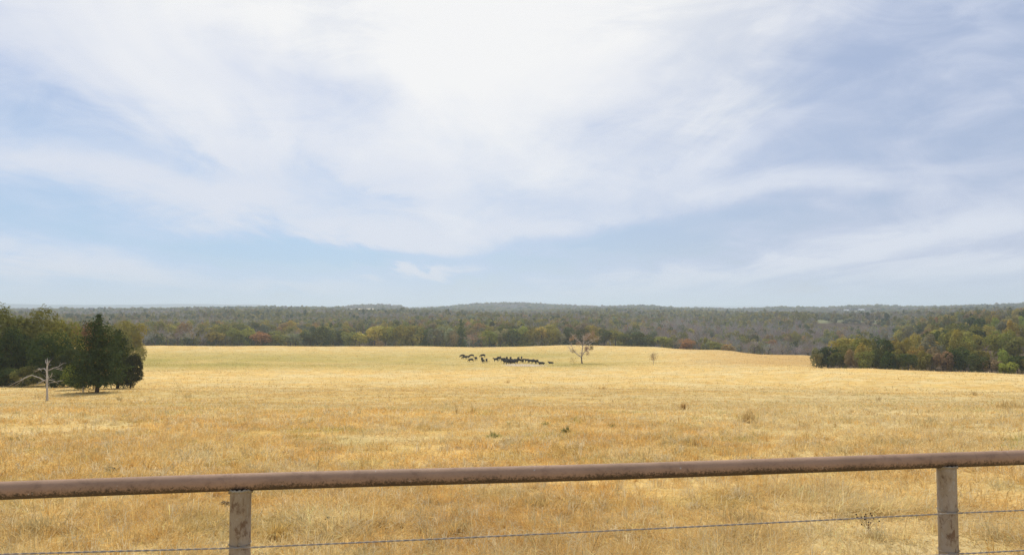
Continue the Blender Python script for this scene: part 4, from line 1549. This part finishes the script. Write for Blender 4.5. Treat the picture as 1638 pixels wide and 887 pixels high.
def sapling():
    x, y, z = hit(1045, 583)
    sc = y / FPX
    root = empty('sapling', (x, y, z - 0.05))
    tag(root, 'small brown sapling alone in the pasture right of the lone tree', 'sapling')
    me = tube_mesh('trunk', [([(0, 0, 0), (0.05, 0, 8 * sc), (-0.1, 0, 15 * sc), (0, 0, 20 * sc)], [.10, .08, .05, .02]),
                             ([(0.03, 0, 7 * sc), (3 * sc, .4, 12 * sc), (5 * sc, .5, 17 * sc)], [.05, .04, .02]),
                             ([(0.0, 0, 9 * sc), (-3.5 * sc, -.3, 13 * sc), (-5 * sc, -.4, 16 * sc)], [.05, .04, .02])], 5)
    me.materials.append(M_LONEBARK)
    link('trunk', me, None, root)
    arr = np.random.default_rng(9)
    n = 620
    p = np.array([0, 0, 13 * sc]) + arr.normal(0, 1, (n, 3)) * np.array([3.2, 3.0, 3.6]) * sc
    v, f = leaf_faces(p, arr.normal(size=(n, 3)), 0.22, arr)
    me = mesh_np('leaves', v, f, np.repeat(np.array([[0.33, 0.22, 0.095]]) * (1 + arr.normal(0, .18, (n, 1))), 4, 0))
    link('leaves', me, M_LEAF, root)


sapling()


# ------------------------------------------------------------------ cattle
def skin_mesh(name, joints, edges, sub=2):
    """one continuous body grown round a skeleton; joints: {name: (co, rx, ry)}"""
    keys = list(joints)
    me = bpy.data.meshes.new(name)
    me.from_pydata([joints[k_][0] for k_ in keys], [(keys.index(a), keys.index(b_)) for a, b_ in edges], [])
    ob = bpy.data.objects.new(name, me)
    COL.objects.link(ob)
    sk = ob.modifiers.new('skin', 'SKIN')
    sk.use_smooth_shade = True
    for i, k_ in enumerate(keys):
        me.skin_vertices[0].data[i].radius = joints[k_][1:3]
        me.skin_vertices[0].data[i].use_root = (i == 0)
    sb = ob.modifiers.new('sub', 'SUBSURF')
    sb.levels = sub
    sb.render_levels = sub
    bpy.context.view_layer.update()
    dg = bpy.context.evaluated_depsgraph_get()
    res = bpy.data.meshes.new_from_object(ob.evaluated_get(dg))
    bpy.data.objects.remove(ob)
    res.name = name
    res.polygons.foreach_set('use_smooth', np.full(len(res.polygons), True, bool))
    res.materials.clear()
    res.materials.append(M_COW)
    return res


def cow_body(pose):
    """nose along +x, ground at z = 0, shoulder 1.35 m"""
    J, E = {}, []
    zb = 0.98 if pose != 'lying' else 0.52
    J['mid'] = ((0.0, 0, zb), 0.37, 0.42)
    J['rib'] = ((0.42, 0, zb + 0.02), 0.33, 0.42)
    J['shoulder'] = ((0.70, 0, zb + 0.06), 0.27, 0.38)
    J['loin'] = ((-0.40, 0, zb + 0.04), 0.35, 0.39)
    J['hip'] = ((-0.74, 0, zb + 0.08), 0.29, 0.34)
    J['rump'] = ((-0.92, 0, zb + 0.06), 0.19, 0.24)
    E += [('mid', 'rib'), ('rib', 'shoulder'), ('mid', 'loin'), ('loin', 'hip'), ('hip', 'rump')]
    if pose == 'grazing':
        neck, poll, muz, nose = (1.0, 0, 0.86), (1.24, 0, 0.55), (1.42, 0, 0.24), (1.46, 0, 0.14)
    elif pose == 'lying':
        neck, poll, muz, nose = (0.98, 0, 0.78), (1.18, 0, 1.0), (1.45, 0, 0.90), (1.58, 0, 0.84)
    else:
        neck, poll, muz, nose = (1.02, 0, 1.22), (1.28, 0, 1.42), (1.56, 0, 1.26), (1.68, 0, 1.18)
    J['neck'] = (neck, 0.18, 0.24)
    J['poll'] = (poll, 0.14, 0.16)
    J['muzzle'] = (muz, 0.105, 0.11)
    J['nose'] = (nose, 0.085, 0.08)
    E += [('shoulder', 'neck'), ('neck', 'poll'), ('poll', 'muzzle'), ('muzzle', 'nose')]
    for s, nm in ((1, 'l'), (-1, 'r')):
        J['ear' + nm] = ((poll[0] - 0.03, s * 0.27, poll[2] + 0.03), 0.03, 0.055)
        E.append(('poll', 'ear' + nm))
        if pose == 'lying':
            J['knee' + nm] = ((0.86, s * 0.30, 0.17), 0.10, 0.10)
            J['hoof' + nm] = ((0.52, s * 0.34, 0.07), 0.06, 0.06)
            J['stifle' + nm] = ((-0.38, s * 0.40, 0.26), 0.14, 0.16)
            J['hock' + nm] = ((-0.72, s * 0.42, 0.12), 0.07, 0.08)
            J['foot' + nm] = ((-0.40, s * 0.46, 0.06), 0.05, 0.05)
            E += [('shoulder', 'knee' + nm), ('knee' + nm, 'hoof' + nm), ('hip', 'stifle' + nm), ('stifle' + nm, 'hock' + nm), ('hock' + nm, 'foot' + nm)]
        else:
            st = 0.10 * s
            J['elbow' + nm] = ((0.66, s * 0.21, 0.70), 0.13, 0.15)
            J['knee' + nm] = ((0.70 + st * 0.5, s * 0.20, 0.40), 0.075, 0.08)
            J['pastern' + nm] = ((0.68 + st, s * 0.20, 0.10), 0.05, 0.055)
            J['hoof' + nm] = ((0.71 + st, s * 0.20, 0.02), 0.065, 0.07)
            E += [('shoulder', 'elbow' + nm), ('elbow' + nm, 'knee' + nm), ('knee' + nm, 'pastern' + nm), ('pastern' + nm, 'hoof' + nm)]
            J['stifle' + nm] = ((-0.60, s * 0.22, 0.72), 0.16, 0.19)
            J['hock' + nm] = ((-0.88 - st * 0.6, s * 0.21, 0.46), 0.075, 0.085)
            J['shank' + nm] = ((-0.84 - st, s * 0.21, 0.10), 0.05, 0.055)
            J['foot' + nm] = ((-0.80 - st, s * 0.21, 0.02), 0.065, 0.07)
            E += [('hip', 'stifle' + nm), ('stifle' + nm, 'hock' + nm), ('hock' + nm, 'shank' + nm), ('shank' + nm, 'foot' + nm)]
    J['tail1'] = ((-1.06, 0, zb - 0.05), 0.04, 0.05)
    J['tail2'] = ((-1.10, 0, zb - 0.45 if pose != 'lying' else 0.16), 0.035, 0.04)
    E += [('rump', 'tail1'), ('tail1', 'tail2')]
    return skin_mesh('cow', J, E)


COW = {p: cow_body(p) for p in ('standing', 'grazing', 'lying')}
# photo position of the feet, heading (0 = facing right, 180 = left, 90 = away, 270 = towards us), pose, size, label
HERD = [
    (740.0, 571.5, 190, 'grazing', 1.0, 'black cow grazing at the far left end of the scattered cattle'),
    (743.5, 574.0, 200, 'grazing', 1.0, 'black cow grazing just in front of the leftmost one'),
    (747.6, 573.5, 20, 'standing', 0.95, 'black cow standing beside the second cow from the left, facing right'),
    (754.3, 571.3, 185, 'grazing', 1.0, 'black cow grazing alone in the back row, third from the left end'),
    (753.6, 578.4, 172, 'grazing', 1.0, 'black cow grazing lowest in the left half of the scattered cattle'),
    (761.2, 576.0, 250, 'standing', 1.0, 'black cow seen end-on in the middle of the scattered cattle'),
    (772.3, 571.3, 178, 'grazing', 1.05, 'black cow grazing broadside at the back, above three end-on cows'),
    (771.0, 577.3, 262, 'standing', 1.05, 'black cow end-on, directly below the broadside cow at the back'),
    (773.1, 580.4, 255, 'standing', 1.0, 'black cow end-on, nearest of the scattered cattle'),
    (778.3, 579.3, 275, 'standing', 1.0, 'black cow end-on at the right end of the scattered cattle'),
    (793.6, 578.0, 215, 'standing', 1.05, 'black cow at the front of the pair between scattered and packed cattle'),
    (797.6, 576.0, 55, 'standing', 1.1, 'black cow at the back of the pair between scattered and packed cattle'),
    (805.3, 578.0, 195, 'standing', 1.1, 'black cow broadside entering the packed herd at its left end'),
    (810.6, 576.5, 265, 'standing', 1.1, 'black cow end-on, raising its head behind the left of the packed herd'),
    (816.8, 576.6, 275, 'standing', 1.1, 'black cow end-on, head up behind the middle of the packed herd'),
    (829.2, 577.0, 80, 'standing', 1.1, 'black cow facing away at the back of the packed herd'),
    (834.2, 575.0, 88, 'standing', 0.9, 'slim black calf at the very back of the packed herd'),
    (809.5, 582.0, 180, 'standing', 1.1, 'black cow at the left front of the packed herd, facing left'),
    (814.2, 582.8, 5, 'standing', 1.1, 'black cow broadside in the front row of the packed herd, second from left'),
    (819.6, 583.0, 175, 'standing', 1.1, 'black cow broadside in the front row of the packed herd, third from left'),
    (824.0, 582.0, 10, 'standing', 1.1, 'black cow at the right of the front row beside the spilled hay'),
    (812.0, 580.2, 15, 'standing', 1.1, 'black cow wedged in the second row of the packed herd, left'),
    (818.2, 580.0, 185, 'standing', 1.1, 'black cow wedged in the second row of the packed herd, middle'),
    (824.8, 579.6, 0, 'standing', 1.1, 'black cow wedged in the second row of the packed herd, right'),
    (830.6, 579.4, 350, 'grazing', 1.05, 'black cow lowering its head behind the spilled hay, first from left'),
    (836.3, 579.8, 260, 'standing', 1.05, 'black cow end-on behind the spilled hay'),
    (843.3, 579.6, 170, 'standing', 1.05, 'black cow broadside behind the right half of the spilled hay'),
    (848.6, 580.6, 20, 'standing', 1.05, 'black cow right of the spilled hay, behind two others'),
    (853.8, 581.6, 190, 'standing', 1.05, 'black cow right of the spilled hay facing left'),
    (858.6, 581.2, 235, 'standing', 1.05, 'black cow angled towards us at the right end of the packed herd'),
    (866.5, 582.8, 182, 'lying', 1.1, 'black cow lying down next to the right end of the packed herd'),
    (881.5, 581.6, 178, 'lying', 0.9, 'black calf lying alone at the far right of the herd'),
]
for i, (px, py, hd, pose, sz, lab) in enumerate(HERD):
    x, y, z = hit(px, py)
    o = link('cow', COW[pose])
    o.location = (x, y, z)
    o.rotation_euler = (0, 0, R(hd))
    o.scale = (sz * 1.14,) * 3
    tag(o, lab, 'cow', 'black cattle in the pasture')

# pale hay spilled in front of the packed herd
hx, hy, hz = hit(837, 584.2)
rng_h = np.random.default_rng(21)
n = 5200
px_ = rng_h.normal(0, 1, n)
X = hx + px_ * 2.7 + 0.3
Y = hy + rng_h.normal(0, 1, n) * 2.8 - 1.5
V, F, Cc = blades(X, Y, rng_h.uniform(.4, 1.0, n), rng_h.uniform(.14, .30, n), rng_h.uniform(0, 2 * PI, n), rng_h.uniform(.8, 1.5, n), rng_h.uniform(-.2, .4, n),
                  np.array([0.84, 0.74, 0.57]) * rng_h.uniform(.8, 1.15, (n, 1)))
o = link('hay', mesh_np('hay', V, F, Cc), M_GRASS)
o['kind'] = 'stuff'
o['label'] = 'pale hay spilled on the ground in front of the packed cattle'


# ------------------------------------------------------------------ weeds and dung in the near pasture
def weed(name, px, py, hpx, wpx, col, n, label, leafw=0.02, spread=0.5, group='weeds in the pasture', cat='weed'):
    x, y, z = hit(px, py)
    sc = y / FPX
    h = hpx * sc
    r = wpx * sc
    rng = np.random.default_rng(int(px * 7 + py))
    if py > 780 and n > 20:
        h *= 0.75
        r *= 1.1
        n = int(n * 1.5)
    col = tuple(0.72 * c_ + 0.28 * g_ for c_, g_ in zip(col, (0.62, 0.45, 0.17)))
    n = max(7, int(n * 0.7)) if n > 10 else n
    bx = x + rng.normal(0, 0.26, n) * r
    by = y + rng.normal(0, 0.26, n) * r
    az = rng.uniform(0, 2 * PI, n)
    lean = np.abs(rng.normal(0, spread, n))
    L = h * rng.uniform(0.5, 1.15, n)
    global RNG
    V, F, Cc = blades(bx, by, L, np.full(n, leafw) * rng.uniform(.6, 1.4, n), az, lean, rng.uniform(-.1, .7, n), np.array(col) * rng.uniform(.7, 1.3, (n, 1)))
    V = V - np.array([x, y, z])
    o = link(name, mesh_np(name, V, F, Cc), M_GRASS)
    o.location = (x, y, z)
    tag(o, label, cat, group)
    return o


BROWN = (0.44, 0.26, 0.10)
TAN = (0.56, 0.41, 0.19)
GREEN = (0.27, 0.28, 0.10)
weed('brown_weed', 1093, 655, 14, 14, BROWN, 90, 'reddish-brown weed clump leaning right in the pale strip right of centre', 0.03)
weed('brown_weed', 1196, 676, 24, 26, TAN, 150, 'large wispy tan weed clump below the sapling in the pale strip', 0.022)
weed('brown_weed', 1290, 686, 11, 14, (0.25, 0.17, 0.08), 80, 'low dull brown weed clump right of the wispy tan clump', 0.02)
weed('brown_weed', 1610, 653, 18, 46, TAN, 170, 'broad tan weed patch by the right picture edge below the wood', 0.03)
weed('brown_weed', 1480, 686, 8, 40, (0.46, 0.26, 0.09), 130, 'flat orange-brown weed patch above the right fence post', 0.025)
weed('brown_weed', 1405, 640, 9, 5, (0.2, 0.13, 0.06), 26, 'small dark weed stalk near the foot of the right wood', 0.03)
weed('brown_weed', 1560, 632, 10, 9, (0.30, 0.2, 0.08), 40, 'small brown weed below the right wood', 0.03)
weed('brown_weed', 812, 612, 7, 8, (0.36, 0.22, 0.08), 50, 'small brown tuft in the pasture below the packed cattle', 0.05)
weed('brown_weed', 965, 622, 8, 10, (0.4, 0.25, 0.09), 50, 'small brown tuft in the pasture below the lone tree', 0.05)
weed('brown_weed', 755, 661, 20, 4, (0.34, 0.25, 0.12), 18, 'thin upright tan stalks in the middle of the pasture', 0.02, 0.15)
weed('brown_weed', 731, 661, 18, 3, (0.34, 0.25, 0.12), 14, 'second set of thin tan stalks just left of the first', 0.02, 0.15)
weed('brown_weed', 498, 676, 8, 14, (0.26, 0.21, 0.08), 60, 'olive-brown weed tuft left of centre in the pasture', 0.025)
weed('brown_weed', 300, 635, 9, 12, (0.3, 0.22, 0.08), 50, 'brown weed tuft in the pasture right of the cedar', 0.035)
weed('brown_weed', 190, 640, 10, 8, (0.30, 0.23, 0.1), 40, 'faint brown weed below the cedar clump', 0.035)
weed('brown_weed', 62, 636, 8, 16, (0.28, 0.2, 0.1), 60, 'dull brown weeds left of the dead snag base', 0.03)
weed('green_weed', 790, 700, 12, 17, GREEN, 110, 'spreading green weed in the middle of the pasture', 0.03, 0.8, 'green weeds in the pasture')
weed('green_weed', 905, 691, 12, 12, (0.15, 0.18, 0.075), 90, 'tallest green weed, right of the spreading one', 0.025, 0.5, 'green weeds in the pasture')
weed('green_weed', 873, 679, 7, 14, GREEN, 70, 'low green weed above and between the two larger ones', 0.03, 0.8, 'green weeds in the pasture')
weed('green_weed', 918, 673, 7, 12, (0.2, 0.22, 0.08), 60, 'low pale green weed farthest up of the four', 0.03, 0.8, 'green weeds in the pasture')
weed('green_weed', 815, 680, 6, 11, GREEN, 60, 'low green weed just above the spreading one', 0.03, 0.8, 'green weeds in the pasture')
weed('green_weed', 722, 679, 8, 9, (0.2, 0.2, 0.07), 50, 'small green weed below the thin tan stalks', 0.025, 0.6, 'green weeds in the pasture')
weed('green_weed', 980, 683, 8, 14, (0.24, 0.22, 0.07), 60, 'yellowish green weed right of the tallest green weed', 0.03, 0.7, 'green weeds in the pasture')
weed('green_weed', 30, 704, 8, 40, (0.24, 0.24, 0.08), 120, 'wide greenish weed patch at the left picture edge', 0.03, 0.8, 'green weeds in the pasture')
weed('green_weed', 520, 720, 8, 46, (0.32, 0.30, 0.12), 150, 'pale green grass patch above the left fence post', 0.02, 0.8, 'green weeds in the pasture')
weed('brown_weed', 1358, 803, 26, 3, (0.40, 0.22, 0.08), 9, 'single orange-brown stalk standing left of the right fence post', 0.014, 0.06)
weed('brown_weed', 860, 812, 26, 44, (0.46, 0.34, 0.14), 200, 'olive tan grass tuft just above the wire in the middle', 0.009, 0.6)
weed('brown_weed', 735, 850, 30, 40, (0.62, 0.5, 0.26), 180, 'pale straw tuft behind the wire, left of the olive tuft', 0.008, 0.5)
weed('brown_weed', 445, 860, 38, 40, (0.6, 0.42, 0.14), 190, 'golden straw tuft just right of the left fence post', 0.009, 0.5)
weed('brown_weed', 1190, 835, 30, 50, (0.45, 0.33, 0.15), 190, 'dull tan tuft crossed by the wire right of middle', 0.009, 0.6)
weed('brown_weed', 60, 850, 44, 60, (0.58, 0.47, 0.24), 240, 'pale bushy straw tuft low in the left corner', 0.009, 0.6)
weed('brown_weed', 1330, 785, 22, 40, (0.5, 0.28, 0.09), 170, 'orange straw tuft behind the rail, left of the right post', 0.010, 0.6)

# dark seed-head weed by the right post
x, y, z = hit(1388, 850)
root = empty('seed_head_weed', (x, y, z))
tag(root, 'dead weed with small black seed heads left of the right fence post', 'weed')
rs = random.Random(3)
tw, tips = [], []
for _ in range(17):
    a = rs.uniform(0, 2 * PI)
    rr = rs.uniform(0.02, 0.13)
    hh = rs.uniform(0.07, 0.165)
    tip = (math.cos(a) * rr, math.sin(a) * rr * 0.6, hh)
    tw.append(([(0, 0, -0.02), (tip[0] * 0.4, tip[1] * 0.4, hh * 0.6), tip], [.0022, .0018, .0012]))
    tips.append(tip)
me = tube_mesh('stems', tw, 4)
link('stems', me, flat_mat('weed_stem', (0.25, 0.16, 0.08), (0.36, 0.24, 0.12)), root)['kind'] = 'stuff'
sv, sf, off = [], [], 0
for tp in tips:
    vv, ff = tubes([([(tp[0], tp[1], tp[2] - .007), (tp[0], tp[1], tp[2] - .003), (tp[0], tp[1], tp[2] + .004), (tp[0], tp[1], tp[2] + .008)], [.002, .0065, .0065, .002])], 6)
    sv += vv
    sf += [tuple(i + off for i in (f if f[0] != f[3] else f[:3])) for f in ff]
    off += len(vv)
me = bpy.data.meshes.new('seed_heads')
me.from_pydata(sv, [], sf)
link('seed_heads', me, flat_mat('seed_head', (0.02, 0.012, 0.008), (0.05, 0.03, 0.02)), root)['kind'] = 'stuff'


def dung(px, py, r, label):
    x, y, z = hit(px, py)
    rng = random.Random(int(px))
    nseg = 14
    V, F = [], []
    rings = [(1.0, -0.05), (0.95, 0.0), (0.7, 0.012), (0.4, 0.018)]
    for k_, (q, zz) in enumerate(rings):
        for s in range(nseg):
            a = 2 * PI * s / nseg
            w = r * q * (1 + 0.22 * math.sin(3 * a + px) + rng.uniform(-.1, .1))
            V.append((math.cos(a) * w, math.sin(a) * w, zz + 0.03 + rng.uniform(-.008, .008)))
    for k_ in range(3):
        for s in range(nseg):
            s2 = (s + 1) % nseg
            F.append((k_ * nseg + s, k_ * nseg + s2, (k_ + 1) * nseg + s2, (k_ + 1) * nseg + s))
    F.append(tuple(3 * nseg + s for s in range(nseg)))
    me = bpy.data.meshes.new('cow_pat')
    me.from_pydata(V, [], F)
    me.polygons.foreach_set('use_smooth', np.full(len(me.polygons), True, bool))
    o = link('cow_pat', me, M_DUNG)
    o.location = (x, y, z)
    tag(o, label, 'dung', 'cow pats on the grass')


dung(176, 752, 0.075, 'black cow pat on the grass just above the rail at left')
dung(359, 809, 0.055, 'black cow pat just left of the left fence post')
dung(1311, 651, 0.14, 'dark cow pat in the pale grass below the right wood')
dung(1193, 704, 0.07, 'dark cow pat below the wispy tan weed clump')
dung(528, 834, 0.05, 'brown cow pat on the grass right of the left fence post')


# ------------------------------------------------------------------ far farm buildings, a few pixels each
def farmhouse(px, d, w, dep, hw, rz, label):
    x, y, z = on_bearing(px, d)
    root = empty('farm_building', (x, y, z - 0.3), rz)
    tag(root, label, 'house', 'farm buildings on the far hills')
    hx_, hy_ = w / 2, dep / 2
    V = [(-hx_, -hy_, 0), (hx_, -hy_, 0), (hx_, hy_, 0), (-hx_, hy_, 0), (-hx_, -hy_, hw), (hx_, -hy_, hw), (hx_, hy_, hw), (-hx_, hy_, hw), (-hx_, 0, hw * 1.55), (hx_, 0, hw * 1.55)]
    F = [(0, 1, 5, 4), (1, 2, 6, 9, 5), (2, 3, 7, 6), (3, 0, 4, 8, 7)]
    me = bpy.data.meshes.new('wall')
    me.from_pydata(V, [], F)
    link('wall', me, M_WALL, root)
    o_ = 0.5
    V = []
    for s in (-1, 1):
        for zz in (0.08, 0.25):
            V += [(-hx_ - o_, s * (hy_ + o_), hw - 0.3 + zz), (hx_ + o_, s * (hy_ + o_), hw - 0.3 + zz), (hx_ + o_, 0, hw * 1.55 + zz), (-hx_ - o_, 0, hw * 1.55 + zz)]
    F = []
    for b0 in (0, 8):
        F += [(b0, b0 + 1, b0 + 2, b0 + 3), (b0 + 4, b0 + 5, b0 + 6, b0 + 7), (b0, b0 + 1, b0 + 5, b0 + 4), (b0, b0 + 3, b0 + 7, b0 + 4), (b0 + 1, b0 + 2, b0 + 6, b0 + 5)]
    me = bpy.data.meshes.new('roof')
    me.from_pydata(V, [], F)
    link('roof', me, M_ROOF, root)
    for k_ in (-0.3, 0.3):
        me = bpy.data.meshes.new('window')
        cx = k_ * w
        me.from_pydata([(cx - .6, -hy_ - .05, hw * .35), (cx + .6, -hy_ - .05, hw * .35), (cx + .6, -hy_ - .05, hw * .8), (cx - .6, -hy_ - .05, hw * .8),
                        (cx - .6, -hy_ + .02, hw * .35), (cx + .6, -hy_ + .02, hw * .35), (cx + .6, -hy_ + .02, hw * .8), (cx - .6, -hy_ + .02, hw * .8)], [],
                       [(0, 1, 2, 3), (0, 4, 5, 1), (1, 5, 6, 2), (2, 6, 7, 3), (3, 7, 4, 0)])
        link('window', me, M_GLASS, root)


farmhouse(1176, 1235, 9, 7, 4.2, R(12), 'small white house in a clearing above the grey valley trees')
farmhouse(1353, 2480, 15, 10, 4.2, R(-8), 'long pale farm building on the skyline, left of the pair')
farmhouse(1377, 2500, 18, 11, 4.8, R(6), 'long pale farm building on the skyline, right of the pair')


# ------------------------------------------------------------------ pipe fence
def at_height(px, py, z):
    r = ray(px, py)
    t = (z - CAMZ) / r.z
    return Vector((r.x * t, r.y * t, z))


RAIL_Z = CAMZ - 0.624
pa = at_height(0, 784, RAIL_Z)
pb = at_height(1638, 731.5, RAIL_Z)
fdir = (pb - pa).normalized()
start = pa - fdir * 3.4
end = pb + fdir * 3.6
fence = empty('pipe_fence', (start.x, start.y, 0))
tag(fence, 'rusty steel pipe fence with wire strands across the foreground', 'fence')
LEN = (end - start).length
fence.rotation_euler = (0, 0, math.atan2(fdir.y, fdir.x))
RR = 0.0302
# top rail: a run of pipe with slight unevenness, joined over the posts
npt = 90
rsn = random.Random(2)
pts = [(LEN * i / (npt - 1), 0.002 * math.sin(i * 0.4), RAIL_Z + 0.0025 * math.sin(i * 0.23)) for i in range(npt)]
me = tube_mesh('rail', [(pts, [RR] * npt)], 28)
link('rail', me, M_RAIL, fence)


def along(px):
    """distance along the fence where its rail crosses a photograph column"""
    a = (px - 819) / FPX
    # start + s*dir : x = a*y (pitch changes this only by the depth term)
    f = lambda s: (start + fdir * s)
    lo, hi = 0.0, LEN
    for _ in range(60):
        mid = (lo + hi) / 2
        p = f(mid)
        q, _ = project(p.x, p.y, p.z)
        if q < px:
            lo = mid
        else:
            hi = mid
    return (lo + hi) / 2


s1, s2 = along(385.5), along(1513.5)
gap = s2 - s1
posts = [s1, s2] + ([s1 - gap] if s1 - gap > 0.1 else []) + ([s2 + gap] if s2 + gap < LEN - 0.1 else [])
PR = 0.0357
for i, s in enumerate(posts):
    p = start + fdir * s
    gzz = float(H(p.x, p.y))
    # post with its top coped round the rail
    nseg = 28
    V, F = [], []
    rows = 14
    ztop = RAIL_Z - 0.002
    for r_ in range(rows + 1):
        for q in range(nseg):
            a = 2 * PI * q / nseg
            px_, py_ = math.cos(a) * PR, math.sin(a) * PR
            tz = RAIL_Z - math.sqrt(max(RR * RR - min(abs(py_), RR * 0.72) ** 2, 0)) + 0.002
            zb = gzz - 0.5
            V.append((s + px_, py_, zb + (tz - zb) * r_ / rows))
    for r_ in range(rows):
        for q in range(nseg):
            q2 = (q + 1) % nseg
            F.append((r_ * nseg + q, r_ * nseg + q2, (r_ + 1) * nseg + q2, (r_ + 1) * nseg + q))
    me = bpy.data.meshes.new('post')
    me.from_pydata(V, [], F)
    me.polygons.foreach_set('use_smooth', np.full(len(me.polygons), True, bool))
    post = link('post', me, M_POST, fence)
    # weld bead round the joint
    wp = []
    for q in range(41):
        a = 2 * PI * q / 40
        py_ = math.sin(a) * (PR + 0.001)
        tz = RAIL_Z - math.sqrt(max(RR * RR - min(abs(py_), RR * 0.72) ** 2, 0))
        wp.append((s + math.cos(a) * (PR + 0.001), py_, tz - 0.001 + 0.0012 * math.sin(q * 2.3)))
    me = tube_mesh('weld_bead', [(wp, [0.0046 + 0.0014 * math.sin(q * 1.9) for q in range(41)])], 7)
    link('weld_bead', me, M_WELD, post)
    # tie wire round the post where each strand passes
    for zz in (CAMZ - 0.8375 + 0.0125 * i, CAMZ - 0.998 + 0.0125 * i):
        tp = []
        for q in range(33):
            a = 2 * PI * q / 32
            tp.append((s + math.cos(a) * (PR + 0.0016), math.sin(a) * (PR + 0.0016), zz + 0.004 * math.sin(a * 1.0 + i) + 0.004))
        tail = [(s + 0.006, -PR - 0.003, zz + 0.002), (s + 0.008, -PR - 0.008, zz + 0.010), (s + 0.007, -PR - 0.006, zz + 0.018)]
        me = tube_mesh('tie_wire', [(tp, [0.0016] * 33), (tail, [0.0016] * 3)], 6)
        link('tie_wire', me, M_WELD, post)

# two twisted strands, carried on the near face of the posts, sagging slightly between them
for wi, zz in enumerate((CAMZ - 0.8375, CAMZ - 0.998)):
    paths = []
    nn = 900
    for st in (0, 1):
        pts = []
        for q in range(nn):
            s = LEN * q / (nn - 1)
            fr = ((s - s1) / gap) % 1.0
            sag = -0.003 * 4 * fr * (1 - fr)
            a = s * 2 * PI / 0.055 + st * PI
            pts.append((s, -PR - 0.0045 + 0.0019 * math.cos(a), zz + (0.0125 * (s - s1) / gap if s > s1 else 0.021 * (s1 - s)) + sag + 0.0019 * math.sin(a)))
        paths.append((pts, [0.0017] * nn))
    me = tube_mesh('wire', paths, 6)
    link('wire', me, M_WIRE, fence)

# ------------------------------------------------------------------ haze
me = bpy.data.meshes.new('haze')
S_, Z0, Z1 = 43000.0, -130.0, 125.0
me.from_pydata([(x_, y_, z_) for z_ in (Z0, Z1) for (x_, y_) in ((-S_, -S_), (S_, -S_), (S_, S_), (-S_, S_))], [],
               [(0, 3, 2, 1), (4, 5, 6, 7), (0, 1, 5, 4), (1, 2, 6, 5), (2, 3, 7, 6), (3, 0, 4, 7)])
hz_o = link('haze', me)
m = bpy.data.materials.new('haze')
m.use_nodes = True
m.node_tree.nodes.clear()
k = NT(m.node_tree)
out = k.n('ShaderNodeOutputMaterial')
pv = k.n('ShaderNodeVolumePrincipled')
pv.inputs['Color'].default_value = (0.78, 0.89, 0.97, 1)
pv.inputs['Density'].default_value = 0.000165
pv.inputs['Anisotropy'].default_value = 0.2
k.link(pv.outputs[0], out.inputs['Volume'])
hz_o.data.materials.append(m)
hz_o['kind'] = 'stuff'
hz_o['label'] = 'thin pale haze filling the distance'
print('trees single', len(ONE), 'rest', len(REST), 'vis min', min(t['vis'] for t in ONE))
